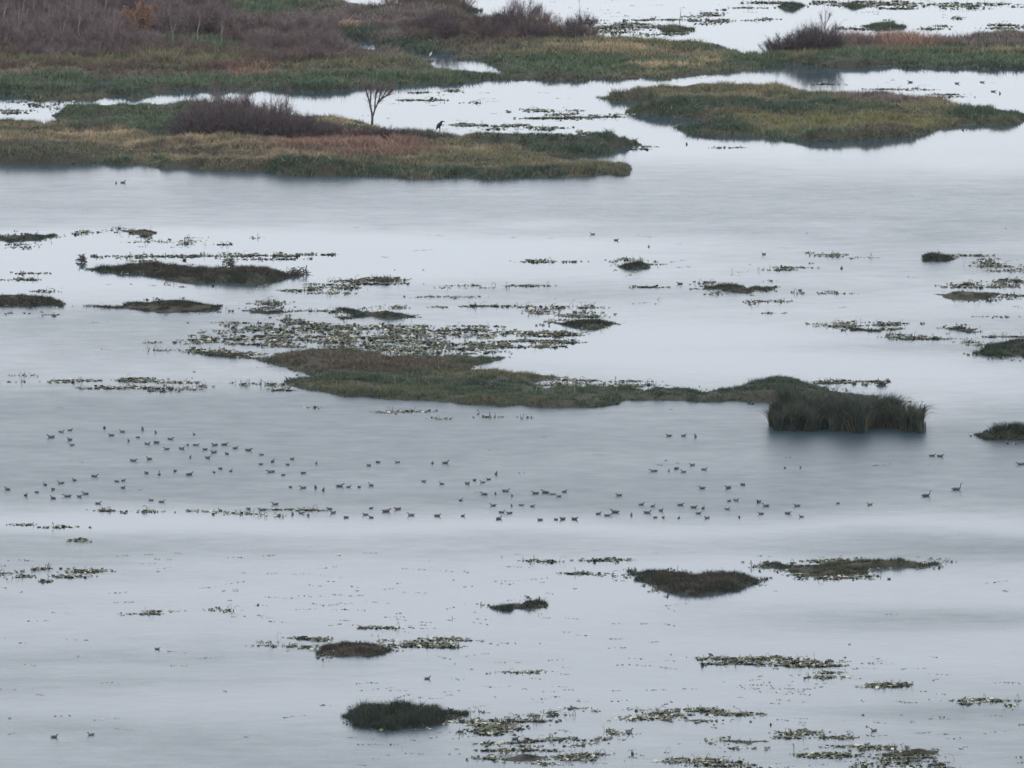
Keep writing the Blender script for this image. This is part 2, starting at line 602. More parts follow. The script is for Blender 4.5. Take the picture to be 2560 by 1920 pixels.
FAR_HOLES = [[(865, 103), (905, 101), (938, 103), (948, 121), (928, 124), (905, 113)], [(1010, 131), (1075, 137), (1130, 131), (1141, 142), (1080, 142), (1015, 139)],
             [(1058, 158), (1110, 149), (1160, 149), (1200, 151), (1232, 164), (1258, 178), (1235, 179), (1180, 173), (1110, 167)],
             [(238, 203), (262, 201), (281, 205), (260, 208)], [(905, 27), (930, 27), (942, 36), (934, 39), (925, 32)]]
FAR_ZONES = [(300, 90, 900, 110, MAUVE, .9, 1.3), (250, 152, 480, 24, BROWN, 1.2, 1.3), (420, 168, 300, 12, BROWN, 1.0, 1.2), (900, 70, 500, 60, MAUVE, .6, 1.1), (500, 165, 600, 22, OLIVE, .7, 1), (300, 182, 300, 9, BROWN, .5, 1), (650, 180, 90, 16, RED, .55, 1.1),
             (500, 118, 120, 18, GREEN, .8, 1), (600, 18, 200, 26, GREEN, .8, .9), (900, 85, 160, 14, DGREEN, .6, 1), (1040, 118, 120, 14, DGREEN, .8, 1), (600, 208, 900, 12, GREEN, .9, 1),
             (1400, 165, 380, 22, GREEN, .8, 1), (1230, 108, 130, 14, BROWN, .8, 1), (1500, 128, 160, 7, TAN, .55, 1), (1540, 138, 60, 5, TAN, .4, 1), (1650, 166, 100, 6, TAN, .75, 1),
             (1780, 153, 45, 7, TAN, .6, 1), (1650, 110, 180, 12, OLIVE, .7, 1), (1380, 190, 240, 10, BROWN, .4, 1), (1900, 150, 100, 14, GREEN, .7, 1), (2060, 130, 70, 12, OLIVE, .8, 1), (2250, 106, 150, 15, RED, 1.3, 1.6), (2220, 104, 110, 12, RED, 1.3, 1.2),
             (2130, 122, 90, 14, MAUVE, .8, 1.1), (2480, 105, 120, 16, MAUVE, .7, 1.1), (2540, 130, 60, 6, TAN, .45, 1), (2300, 150, 300, 16, GREEN, .7, 1), (2300, 166, 400, 6, DGREEN, .8, 1),
             (100, 175, 160, 14, OLIVE, .6, 1), (40, 178, 90, 9, TAN, .3, 1), (300, 230, 400, 10, DGREEN, .7, 1), (700, 224, 300, 8, DGREEN, .8, 1)]
land("marsh_land", [FAR], structure=True, holes=FAR_HOLES, veg=0.5, rise=0.3, res=0.6, dens=62, zones=FAR_ZONES, base=(OLIVE, GREEN), wid=0.085, warp=2.0, dry_amt=.45, stalks=.5)

MIDL = [(-60, 292), (8, 297), (75, 299), (110, 303), (165, 300), (130, 290), (165, 270), (200, 272), (250, 274), (290, 266), (310, 262), (340, 265), (460, 262), (600, 268), (720, 285), (830, 305), (930, 318), (1020, 325), (1090, 330),
        (1105, 334), (1155, 337), (1175, 331), (1240, 330), (1262, 335), (1280, 342), (1330, 344), (1380, 345), (1430, 351), (1470, 345), (1520, 343), (1560, 350), (1612, 361), (1600, 367),
        (1560, 368), (1530, 380), (1500, 388), (1440, 391), (1422, 396), (1480, 398), (1560, 402), (1575, 406), (1581, 422), (1572, 438), (1500, 438), (1397, 442), (1300, 446), (1238, 450), (1158, 441),
        (1039, 447), (940, 441), (835, 442), (716, 438), (676, 430), (557, 426), (398, 420), (358, 414), (239, 410), (159, 414), (80, 410), (-60, 408)]
land("marsh_bank", [MIDL], "long grassy bank carrying the forked bare tree and dark shrubs", "grass bank",
     holes=[[(212, 304), (226, 301), (252, 309), (235, 313), (214, 312)]], veg=0.5, rise=0.45, res=0.5, dens=85, wid=0.075, warp=1.6, dry_amt=.75, stalks=.5, base=(OLIVE, BROWN),
     zones=[(220, 290, 330, 24, GREEN, 1.0, .9), (380, 312, 200, 12, GREEN, .8, .9), (240, 340, 130, 9, TAN, .75, 1.1), (60, 350, 120, 9, TAN, .35, 1), (420, 352, 260, 9, TAN, .4, 1), (520, 366, 120, 5, TAN, .5, 1),
            (150, 392, 260, 10, GREEN, .45, 1), (350, 378, 500, 16, BROWN, .6, 1), (300, 365, 380, 8, TAN, .5, 1), (600, 380, 260, 7, TAN, .45, 1), (760, 400, 200, 14, BROWN, .9, 1), (740, 392, 130, 6, TAN, .5, 1), (1150, 400, 300, 7, TAN, .4, 1), (560, 404, 300, 8, GREEN, .5, 1), (880, 370, 200, 24, RED, .85, 1.2), (740, 355, 60, 16, RED, .6, 1.2), (1220, 374, 120, 12, RED, .35, 1), (1150, 380, 120, 8, TAN, .4, 1),
            (980, 330, 180, 6, TAN, .6, .8), (1020, 343, 200, 6, GREEN, .5, 1), (1240, 345, 90, 10, GREEN, .7, 1), (1420, 366, 220, 18, DGREEN, .85, 1), (1250, 410, 260, 14, OLIVE, .7, 1), (1500, 420, 120, 12, OLIVE, .6, 1),
            (900, 432, 700, 8, DGREEN, .8, 1), (300, 412, 400, 6, DGREEN, .8, 1), (1570, 425, 14, 20, BROWN, .9, 1.2)])

RISL = [(1493, 243), (1560, 236), (1640, 224), (1700, 218), (1780, 217), (1860, 219), (1900, 222), (1960, 226), (2000, 230), (2030, 237), (2130, 238), (2200, 240), (2300, 247), (2340, 253),
        (2378, 256), (2395, 264), (2420, 268), (2480, 269), (2530, 276), (2560, 284), (2556, 308), (2500, 312), (2420, 313), (2350, 322), (2310, 337), (2260, 342), (2200, 348), (2100, 353), (2040, 354),
        (1980, 352), (1950, 347), (1920, 345), (1900, 340), (1850, 338), (1800, 341), (1760, 343), (1730, 335), (1705, 330), (1720, 325), (1682, 318), (1690, 313), (1760, 312), (1765, 306), (1750, 300),
        (1720, 297), (1680, 292), (1640, 290), (1600, 286), (1560, 282), (1575, 270), (1600, 266), (1640, 268), (1635, 260), (1560, 252), (1520, 250)]
land("marsh_island", [RISL], "large spindle-shaped grassy island in the upper right water", "island", veg=0.5, rise=0.4, res=0.5, dens=100, wid=0.075, dry_amt=.45, stalks=.35, base=(OLIVE, GREEN),
     zones=[(1850, 256, 200, 9, TAN, .45, 1), (1950, 300, 220, 7, BROWN, .8, 1), (2120, 258, 70, 8, RED, .6, 1), (2120, 262, 40, 4, TAN, .5, 1), (2250, 262, 150, 12, MAUVE, .8, 1.1), (1850, 283, 330, 8, DGREEN, .95, 1),
            (2130, 312, 300, 18, YOLIVE, .9, 1), (2480, 290, 120, 14, DGREEN, .9, .9), (1780, 325, 140, 14, DGREEN, .8, .9), (2240, 332, 70, 8, BROWN, .7, 1), (1640, 240, 150, 9, OLIVE, .6, 1), (1750, 232, 200, 9, OLIVE, .8, 1), (1980, 322, 150, 8, TAN, .25, 1)])

CENT = [(473, 880), (505, 874), (549, 879), (656, 887), (736, 878), (820, 866), (860, 866), (912, 874), (979, 887), (1039, 885), (1138, 883), (1272, 888), (1258, 896), (1198, 910), (1166, 919), (1238, 921),
        (1317, 931), (1409, 939), (1420, 946), (1330, 950), (1357, 967), (1437, 965), (1556, 965), (1604, 972), (1636, 965), (1720, 963), (1771, 974), (1831, 965), (1879, 951), (1911, 945), (1998, 943), (2018, 955),
        (2078, 972), (2150, 982), (2203, 994), (2150, 1004), (2050, 1012), (1990, 1010), (1919, 1006), (1839, 1002), (1760, 1005), (1720, 1003), (1640, 1001), (1576, 1001), (1508, 1016), (1397, 1022), (1290, 1015), (1198, 1013),
        (1118, 1007), (999, 998), (939, 994), (900, 992), (847, 988), (788, 979), (728, 965), (710, 950), (736, 939), (800, 936), (768, 934), (728, 923), (676, 908), (644, 900), (589, 894), (537, 889)]
land("marsh_bank", [CENT], "long dark grassy bank across the centre with brown hump at left", "grass bank", stalks=.25, fringe=1.5,
     veg=0.36, rise=0.35, res=0.4, dens=150, wid=0.055, dry_amt=.12, tone=.8, base=(GREEN, DGREEN),
     zones=[(860, 900, 260, 26, BROWN, 1.0, 1.15), (980, 915, 240, 20, BROWN, .85, 1), (850, 893, 160, 8, TAN, .16, 1), (1140, 893, 110, 9, GREEN, .8, 1), (1250, 938, 180, 10, OLIVE, .7, 1), (900, 975, 260, 14, OLIVE, .5, 1),
            (1250, 1000, 300, 12, OLIVE, .6, 1), (1500, 990, 260, 14, GREEN, .6, 1), (1950, 965, 110, 22, DGREEN, .9, 1.1), (1400, 1017, 150, 5, BROWN, .6, 1), (2100, 985, 90, 8, BROWN, .6, 1), (620, 884, 120, 8, BROWN, .6, 1)])

ISL = [
 ("grass_islet", "low green islet cut by the left edge above the spindle islet", [(-40, 588), (64, 581), (147, 587), (119, 597), (36, 603), (-40, 599)], .3, (GREEN, OLIVE)),
 ("grass_islet", "small dark oval islet just below the open water at upper left", [(275, 577), (338, 571), (374, 573), (393, 583), (370, 594), (338, 589), (310, 580)], .25, (OLIVE, DGREEN)),
 ("grass_islet", "long dark green spindle islet with dark heap at its right end", [(211, 671), (271, 665), (354, 653), (438, 659), (477, 665), (557, 668), (597, 665), (656, 673), (720, 677), (765, 686), (712, 696), (672, 709), (617, 711), (537, 706), (469, 710), (430, 701), (398, 691), (358, 687), (278, 681)], .35, (GREEN, BROWN)),
 ("grass_islet", "dark islet cut by the left edge beside the brown islet", [(-40, 735), (60, 733), (119, 738), (147, 744), (160, 764), (119, 765), (-40, 767)], .35, (DGREEN, BROWN)),
 ("grass_islet", "brown flat islet right of the dark one on the left edge", [(200, 764), (278, 763), (338, 752), (438, 748), (493, 752), (557, 766), (533, 779), (418, 782), (358, 777), (278, 767)], .3, (BROWN, BROWN)),
 ("grass_islet", "thin dark islet touching the right tip of the brown islet", [(605, 776), (650, 770), (734, 777), (708, 784), (629, 782)], .2, (BROWN, DGREEN)),
 ("grass_islet", "slim dark green islet above the central plant belt", [(835, 774), (860, 769), (900, 770), (923, 780), (975, 779), (1050, 786), (1000, 796), (920, 794), (860, 797), (830, 793), (895, 787)], .25, (DGREEN, BROWN)),
 ("grass_islet", "small brown islet at the right end of the central plant belt", [(1352, 805), (1410, 803), (1445, 795), (1500, 794), (1530, 806), (1545, 810), (1490, 822), (1440, 822), (1405, 812)], .3, (BROWN, BROWN)),
 ("grass_islet", "brown tussock with sticks in the open upper middle water", [(1538, 667), (1575, 655), (1605, 652), (1625, 660), (1615, 669), (1570, 671)], .3, (BROWN, OLIVE)),
 ("grass_islet", "dark two-lobed islet among plants below the brown tussock", [(1755, 719), (1800, 711), (1855, 712), (1870, 718), (1890, 712), (1940, 719), (1930, 726), (1885, 723), (1875, 732), (1820, 728), (1800, 722)], .25, (OLIVE, DGREEN)),
 ("grass_islet", "thin lens-shaped green islet near the right edge among plants", [(2328, 735), (2400, 728), (2460, 727), (2503, 735), (2470, 747), (2420, 752), (2370, 746)], .22, (GREEN, OLIVE)),
 ("grass_islet", "small square-ended dark tussock in the upper right open water", [(2308, 636), (2345, 631), (2380, 640), (2390, 649), (2350, 655), (2312, 653)], .35, (BROWN, DGREEN)),
 ("grass_islet", "narrow dark mudflat under the reeds right of the bright bay", [(2095, 815), (2150, 820), (2200, 824), (2180, 829), (2120, 826)], .15, (BROWN, DGREEN)),
 ("grass_islet", "tiny dark lens islet left of the right edge bank", [(2358, 820), (2400, 813), (2450, 820), (2420, 830), (2385, 827)], .22, (DGREEN, BROWN)),
 ("grass_islet", "dark grassy bank running off the right edge above the bay", [(2428, 884), (2460, 870), (2472, 855), (2530, 850), (2620, 846), (2620, 896), (2540, 893), (2476, 888)], .4, (DGREEN, GREEN)),
 ("grass_islet", "dark green islet cut by the right edge beside the reed clump", [(2436, 1080), (2450, 1072), (2500, 1070), (2620, 1064), (2620, 1104), (2484, 1102), (2444, 1093)], .45, (DGREEN, GREEN)),
 ("grass_islet", "broad dark islet with peaked back in the lower right water", [(1572, 1428), (1640, 1424), (1667, 1418), (1720, 1428), (1819, 1430), (1863, 1430), (1879, 1446), (1915, 1452), (1871, 1466), (1831, 1476), (1771, 1486), (1728, 1491), (1696, 1486), (1663, 1476), (1620, 1479), (1648, 1473), (1632, 1464), (1592, 1448)], .35, (DGREEN, BROWN)),
 ("grass_islet", "ragged olive islet with right-hand tail above the lower right water", [(1890, 1413), (1938, 1404), (1978, 1409), (2098, 1402), (2177, 1397), (2257, 1399), (2300, 1405), (2364, 1409), (2289, 1420), (2169, 1418), (2165, 1436), (2070, 1448), (2010, 1438), (1970, 1428), (1920, 1420)], .28, (OLIVE, DGREEN)),
 ("grass_islet", "small dark two-humped islet in the lower middle water", [(1208, 1515), (1258, 1503), (1298, 1505), (1321, 1495), (1353, 1495), (1366, 1507), (1349, 1521), (1298, 1523), (1278, 1528), (1238, 1523)], .35, (BROWN, DGREEN)),
 ("grass_islet", "brown rounded islet with floating stalks at both ends", [(794, 1625), (808, 1607), (880, 1599), (935, 1601), (981, 1622), (959, 1641), (880, 1643), (840, 1645), (800, 1637)], .35, (BROWN, BROWN)),
 ("grass_islet", "dark green tufted islet nearest the bottom edge", [(854, 1789), (900, 1762), (1019, 1762), (1099, 1764), (1172, 1784), (1134, 1798), (1099, 1814), (999, 1824), (900, 1816)], .5, (GREEN, DGREEN)),
 ("grass_islet", "small olive islet in the plant bed on the bottom edge", [(1240, 1893), (1290, 1882), (1340, 1886), (1375, 1895), (1340, 1904), (1280, 1902)], .2, (OLIVE, BROWN)),
 ("grass_islet", "brown islet amid the lower right corner plant bed", [(2215, 1886), (2245, 1872), (2300, 1866), (2345, 1878), (2300, 1890), (2250, 1893)], .25, (BROWN, OLIVE)),
 ("grass_islet", "flat dark streak islet left of the lower right plant bed", [(1778, 1852), (1830, 1846), (1890, 1847), (1920, 1854), (1880, 1862), (1820, 1858)], .15, (BROWN, DGREEN)),
 ("grass_islet", "dark oval islet behind the rusty bank at upper right", [(2158, 64), (2180, 54), (2210, 50), (2250, 57), (2273, 66), (2240, 73), (2190, 76), (2170, 70)], .4, (DGREEN, GREEN)),
 ("grass_islet", "leftmost of two small dark islets along the top edge", [(1945, 15), (1965, 7), (1995, 8), (2014, 15), (1985, 24), (1960, 22)], .35, (DGREEN, GREEN)),
 ("grass_islet", "rightmost of two small dark islets along the top edge", [(2105, 10), (2130, 5), (2160, 8), (2172, 15), (2140, 19), (2115, 17)], .35, (DGREEN, OLIVE)),
 ("grass_islet", "small brown islet in the far plants at the top centre", [(1650, 72), (1680, 63), (1725, 67), (1733, 73), (1700, 80), (1660, 78)], .4, (BROWN, OLIVE)),
 ("grass_islet", "dark streak islet under the plants at lower left edge", [(-40, 1430), (20, 1427), (36, 1433), (10, 1437), (-40, 1436)], .15, (BROWN, DGREEN)),
]
for nm, lab, poly, veg, base in ISL:
    land(nm, [poly], lab, "islet", "low islets in the lake", veg=veg, rise=0.25 if veg > .22 else 0.12, res=0.22, dens=260, base=base, warp=1.3, wid=0.045, bare=.16, tone=.42 if poly[0][1] > 500 else .8, fringe=2.2)


def patch(label, boxes, group="plant beds on the lake"):
    """boxes: (x0, x1, y0, y1, clumps, leaves, stems, size); each box is one clump of the bed"""
    parts = []
    for x0, x1, y0, y1, n, nl, ns, size in boxes:
        V, F, C = [], [], []
        lanes = [(rng.random(), .04 + .1 * rng.random(), rng.random()) for _ in range(max(2, n // 7))]
        for _ in range(max(2, int(n * (.8 if y0 < 1000 else .55)))):
            c, s, l = lanes[int(rng.integers(len(lanes)))]
            fx = c + rng.normal(0, s) * 1.6
            fx = fx if 0 <= fx <= 1 else rng.random()
            px = x0 + (x1 - x0) * fx
            py = y0 + (y1 - y0) * float(np.clip(l + rng.normal(0, .06), 0, 1))
            g = ground(px, py)
            m = nl * float(rng.lognormal(-.1, .6))
            if rng.random() < .42:      # low raft drawn out by the wind
                plant_bits(g[0], g[1], 
                           .45 + .5 * rng.random(), .16, max(4, int(m * 2.6)), 0 if rng.random() < .6 else 1, size * 1.15, V, F, C, up=.45)
            else:
                plant_bits(g[0], g[1], .1 + .2 * rng.random(), .25, max(1, int(m)), int(round(ns * .8 * rng.random())), size, V, F, C, up=.95)
        parts.append((V, F, C))
    c = np.concatenate([np.array(p[0]) for p in parts]).mean(0) * (1, 1, 0)
    o = empty("water_plant_bed", c, label, "water plants", group)
    for V, F, C in parts:
        link("plant_clump", mesh_np("plant_clump", np.array(V) - c, np.array(F), M_LEAF, np.array(C)), o, kind="stuff")
    return o


patch("dense belt of withered lotus plants behind the brown hump of the central bank", [(560, 900, 805, 862, 190, 8, 3, .13), (800, 1230, 815, 884, 330, 8, 3, .13), (480, 720, 828, 888, 110, 8, 2, .13), (1150, 1460, 822, 868, 120, 9, 2, .13), (360, 520, 855, 882, 16, 4, 2, .1), (650, 760, 798, 812, 18, 6, 3, .12)])
patch("pale plant strip along the top edge of the central bank's right arm", [(1240, 1440, 948, 966, 40, 6, 2, .1), (1370, 1640, 950, 970, 60, 6, 3, .1), (900, 1060, 948, 960, 46, 7, 1, .12), (1125, 1180, 964, 974, 14, 6, 1, .11)])
patch("straggling row of stalks and leaves left of the central bank", [(110, 460, 938, 972, 50, 8, 4, .13), (10, 120, 930, 955, 8, 4, 3, .1), (380, 460, 950, 980, 8, 5, 4, .12), (460, 720, 955, 995, 26, 5, 4, .12), (650, 730, 940, 965, 14, 6, 4, .12)])
patch("ragged plants fringing the reed clump's far side", [(2020, 2220, 950, 962, 40, 7, 2, .13), (2030, 2120, 968, 980, 14, 6, 2, .1), (2130, 2260, 1000, 1012, 18, 5, 4, .11)])
patch("row of stalks along the far side of the spindle islet", [(205, 420, 640, 655, 26, 6, 3, .1), (340, 700, 634, 652, 60, 7, 3, .12), (630, 840, 636, 652, 26, 8, 2, .12)])
patch("scattered plants above the spindle islet around the small oval islet", [(130, 230, 573, 587, 12, 7, 2, .12), (420, 480, 575, 612, 16, 5, 4, .11), (510, 570, 600, 612, 8, 6, 2, .11), (350, 420, 594, 606, 8, 4, 3, .1), (610, 660, 590, 606, 7, 5, 4, .1), (470, 520, 590, 604, 6, 3, 4, .08)])
patch("plants cut by the left edge under the low green islet", [(-10, 75, 605, 622, 10, 6, 2, .1), (0, 95, 680, 700, 18, 7, 3, .12)])
patch("thin plants above the dark islet on the left edge", [(70, 185, 722, 736, 12, 6, 2, .1), (15, 60, 783, 788, 4, 5, 1, .1), (110, 145, 784, 790, 5, 6, 1, .1)])
patch("crooked stalk row right of the spindle islet's dark heap", [(675, 875, 718, 734, 40, 8, 4, .12), (770, 880, 705, 716, 12, 6, 2, .11)])
patch("brown heap of stalks in the bright water right of the spindle islet", [(885, 990, 692, 712, 46, 9, 3, .14), (840, 900, 700, 716, 14, 6, 4, .12), (985, 1045, 707, 712, 8, 6, 1, .1)])
patch("stalks between the brown islet and the thin dark islet", [(560, 700, 754, 778, 36, 6, 4, .11)])
patch("stalks beside the slim dark green islet", [(778, 850, 768, 782, 14, 6, 3, .11), (940, 1010, 766, 776, 12, 6, 2, .11), (980, 1085, 788, 797, 8, 4, 2, .1), (1080, 1120, 766, 772, 6, 6, 1, .1)])
patch("tall bed of dead stalks beside the small brown islet", [(1170, 1270, 762, 776, 20, 6, 3, .12), (1265, 1370, 766, 790, 26, 6, 4, .11), (1345, 1500, 764, 806, 56, 6, 6, .12), (1410, 1480, 826, 838, 12, 4, 3, .1)])
patch("thin floating line of leaves left of the brown tussock", [(1310, 1380, 650, 657, 14, 8, 1, .13), (1380, 1460, 652, 657, 6, 5, 1, .1)])
patch("drifting leaf line in the bright middle water", [(1230, 1350, 712, 717, 14, 7, 1, .11), (1090, 1220, 710, 720, 10, 5, 2, .1), (1570, 1660, 713, 718, 10, 6, 1, .11), (1080, 1190, 738, 748, 8, 6, 0, .1)])
patch("sticks around the brown tussock", [(1540, 1640, 646, 660, 12, 4, 4, .09), (1620, 1680, 656, 662, 6, 5, 1, .09)])
patch("low plant hump right of the two-lobed islet's upper side", [(1910, 1985, 668, 677, 18, 8, 2, .12)])
patch("pale stalk cluster in the upper right open water", [(2000, 2080, 631, 640, 12, 4, 2, .09), (2040, 2110, 634, 652, 18, 5, 4, .1), (2120, 2175, 642, 652, 6, 3, 3, .09)])
patch("plants at the left end of the two-lobed islet", [(1715, 1800, 703, 736, 24, 6, 3, .11), (1990, 2110, 724, 734, 10, 5, 1, .1)])
patch("short broken stalks in a row below the two-lobed islet", [(1855, 1885, 748, 766, 7, 5, 4, .12), (1890, 1945, 750, 762, 10, 6, 3, .12), (1900, 2000, 780, 786, 8, 5, 1, .1)])
patch("pale plant bed right of the square-ended tussock at the right edge", [(2380, 2460, 632, 645, 16, 5, 3, .11), (2400, 2500, 642, 668, 34, 5, 5, .11), (2460, 2570, 664, 685, 26, 7, 3, .12)])
patch("plant bed around the lens-shaped islet at the right edge", [(2340, 2440, 708, 718, 14, 7, 1, .12), (2400, 2570, 700, 726, 46, 6, 4, .11), (2470, 2570, 730, 752, 24, 6, 4, .11), (2500, 2560, 698, 706, 12, 8, 1, .12)])
patch("row of hooped stalks above the bay at right", [(2090, 2240, 805, 826, 46, 6, 4, .11), (2000, 2080, 808, 816, 8, 6, 1, .11), (2210, 2360, 822, 848, 36, 5, 4, .1), (2230, 2360, 842, 848, 24, 8, 1, .13), (2240, 2330, 806, 810, 8, 6, 0, .1)])
patch("pale stalks fringing the dark bank on the right edge", [(2410, 2480, 845, 864, 18, 4, 5, .1), (2480, 2570, 836, 852, 20, 5, 4, .1), (2460, 2530, 790, 798, 7, 6, 1, .1)])
patch("broken floating row below the long central bank", [(925, 1000, 1025, 1034, 12, 6, 2, .11), (1010, 1065, 1024, 1032, 10, 6, 2, .11), (1080, 1160, 1040, 1048, 9, 6, 1, .1), (1165, 1240, 1034, 1050, 14, 4, 4, .1), (1290, 1325, 1034, 1046, 5, 5, 3, .1), (765, 800, 1016, 1022, 5, 6, 1, .11)])
patch("line of floating stalks under the flock's left wing", [(240, 275, 1262, 1285, 8, 6, 4, .12), (295, 400, 1278, 1285, 16, 7, 1, .11), (520, 620, 1268, 1290, 18, 6, 3, .1), (640, 790, 1270, 1294, 26, 6, 4, .11), (440, 520, 1274, 1280, 6, 4, 1, .08)])
patch("two dark floating leaf streaks near the left edge below the flock", [(45, 75, 1309, 1314, 7, 8, 0, .12), (100, 165, 1313, 1319, 11, 8, 1, .12), (165, 215, 1343, 1352, 10, 9, 1, .13), (210, 255, 1350, 1356, 4, 4, 1, .08)])
patch("dark stalk bed at the left edge in the lower water", [(40, 90, 1418, 1444, 14, 6, 4, .12), (80, 155, 1420, 1432, 16, 7, 3, .12), (155, 238, 1426, 1444, 40, 8, 2, .13), (100, 135, 1449, 1454, 6, 7, 0, .12)])
patch("thin dark leaf streaks left of the peaked islet", [(1345, 1400, 1398, 1410, 14, 8, 1, .12), (1460, 1520, 1396, 1404, 10, 8, 1, .11), (1520, 1575, 1398, 1406, 12, 9, 0, .13), (1440, 1495, 1428, 1437, 14, 9, 0, .14), (1490, 1545, 1434, 1441, 6, 5, 1, .09), (1305, 1340, 1400, 1410, 6, 5, 2, .1)])
patch("low fringe of plants along the ragged olive islet", [(1880, 1990, 1400, 1420, 26, 6, 3, .11), (2040, 2130, 1397, 1412, 20, 6, 3, .11), (1950, 2210, 1436, 1452, 46, 7, 2, .12)])
patch("faint brown floating line in the lower left water", [(350, 480, 1527, 1535, 18, 7, 1, .1), (485, 590, 1518, 1528, 16, 6, 1, .09)])
patch("floating stalks off both ends of the brown rounded islet", [(635, 720, 1602, 1618, 12, 5, 3, .1), (740, 830, 1594, 1602, 22, 9, 0, .13), (730, 780, 1614, 1630, 14, 8, 1, .12), (970, 1160, 1596, 1622, 60, 8, 2, .13), (895, 990, 1565, 1575, 14, 8, 0, .11)])
patch("two tiny leaf humps in the lower middle water", [(1272, 1298, 1679, 1684, 5, 7, 0, .1), (1308, 1336, 1675, 1683, 9, 9, 0, .12)])
patch("long dark stringy plant raft in the lower right water", [(1768, 1880, 1640, 1662, 40, 8, 2, .13), (1860, 1960, 1644, 1662, 34, 8, 1, .13), (1950, 2080, 1652, 1668, 44, 8, 2, .13)])
patch("small ragged plant raft right of the long stringy one", [(2190, 2290, 1700, 1718, 46, 8, 3, .13), (2035, 2070, 1692, 1702, 12, 9, 1, .13), (2040, 2090, 1676, 1684, 8, 7, 0, .11)])
patch("pale stringy plants on the right edge in the lower water", [(2400, 2560, 1748, 1764, 46, 7, 2, .11)])
patch("stubby stalk row right of the tufted islet", [(1235, 1350, 1786, 1808, 46, 6, 5, .12), (1360, 1430, 1764, 1790, 18, 6, 2, .12), (1420, 1500, 1768, 1778, 10, 6, 1, .1)])
patch("flat dark leaf rafts off the tufted islet's right tip", [(1140, 1195, 1800, 1808, 16, 9, 0, .14), (1190, 1310, 1808, 1824, 40, 9, 1, .15), (1175, 1240, 1826, 1836, 26, 9, 0, .15), (1170, 1200, 1776, 1790, 6, 4, 2, .1)])
patch("mound of broken stalks in the bottom right water", [(1585, 1700, 1772, 1804, 52, 7, 5, .13), (1535, 1600, 1794, 1800, 8, 5, 1, .1), (1525, 1580, 1824, 1834, 14, 8, 2, .12)])
patch("short dark leaf bars right of the broken stalk mound", [(1715, 1780, 1770, 1778, 18, 8, 1, .12), (1785, 1868, 1776, 1798, 30, 8, 1, .13), (1735, 1805, 1798, 1806, 10, 6, 1, .1)])
patch("stringy plant bed on the bottom edge right of centre", [(1210, 1360, 1852, 1882, 50, 7, 3, .12), (1185, 1250, 1890, 1900, 16, 8, 1, .12), (1370, 1520, 1846, 1870, 40, 7, 2, .12), (1390, 1520, 1884, 1912, 50, 6, 4, .12), (1340, 1400, 1900, 1915, 12, 6, 2, .1)])
patch("dark floating bars above the lower right corner bed", [(1958, 2045, 1826, 1846, 26, 8, 1, .13), (2060, 2130, 1834, 1856, 20, 7, 2, .12), (1830, 1930, 1864, 1872, 10, 6, 0, .1)])
patch("tangled plant bed in the lower right corner", [(2130, 2240, 1862, 1880, 26, 7, 2, .12), (2020, 2150, 1884, 1898, 34, 8, 1, .14), (2130, 2330, 1884, 1918, 80, 7, 4, .12), (1680, 1920, 1895, 1920, 70, 7, 3, .12), (2280, 2370, 1905, 1920, 20, 7, 1, .12)])
patch("broad far plant bed at the top centre right", [(1500, 1660, 55, 88, 90, 7, 2, .14), (1690, 1830, 25, 60, 50, 6, 2, .13), (1560, 1730, 45, 62, 24, 6, 1, .12), (1640, 1720, 76, 88, 16, 7, 1, .13), (1760, 1920, 42, 52, 16, 7, 0, .12), (1380, 1500, 40, 62, 24, 6, 2, .12)])
patch("far plant line along the top edge at right", [(1840, 1960, 6, 20, 30, 7, 2, .14), (2010, 2120, 4, 18, 30, 7, 2, .14), (2160, 2320, 2, 22, 60, 7, 2, .14), (2320, 2560, 8, 30, 60, 6, 3, .13)])
patch("thin plant line by the dark oval islet at upper right", [(2080, 2165, 62, 76, 20, 6, 2, .12), (2270, 2340, 62, 74, 16, 6, 3, .12), (2340, 2440, 64, 72, 8, 6, 0, .1), (2370, 2430, 36, 48, 12, 5, 3, .1), (2465, 2570, 60, 74, 30, 7, 1, .13)])
patch("faint plant line in the far channel right of the forked tree", [(1030, 1080, 230, 236, 7, 7, 0, .12), (1010, 1110, 240, 252, 20, 6, 1, .12), (1110, 1140, 224, 229, 7, 9, 0, .14), (1100, 1200, 248, 258, 8, 5, 0, .1)])
patch("plant streaks between the forked tree's bank and the big island", [(1240, 1380, 273, 284, 14, 6, 1, .12), (1340, 1500, 274, 298, 56, 7, 2, .13), (1500, 1580, 286, 297, 14, 6, 1, .12)])
patch("pale plants lining the far side of the forked tree's bank", [(1140, 1220, 308, 324, 26, 7, 1, .13), (1200, 1330, 312, 330, 26, 5, 2, .12), (1320, 1420, 318, 338, 36, 6, 2, .13), (1438, 1472, 328, 335, 7, 9, 0, .14)])
patch("white-flecked plants where the left channel meets the frame edge", [(0, 120, 252, 284, 40, 6, 2, .12), (90, 190, 250, 272, 22, 5, 2, .11)])
patch("thin leaf dashes in the far right channel", [(2190, 2240, 219, 223, 8, 7, 0, .11), (2260, 2310, 220, 225, 8, 6, 2, .1), (2330, 2405, 233, 242, 12, 7, 0, .11), (2000, 2080, 198, 212, 10, 5, 1, .1)])
patch("leaf dashes trailing the tip of the forked tree's bank", [(1580, 1625, 366, 374, 8, 7, 0, .11), (1770, 1840, 366, 371, 7, 6, 0, .1)])

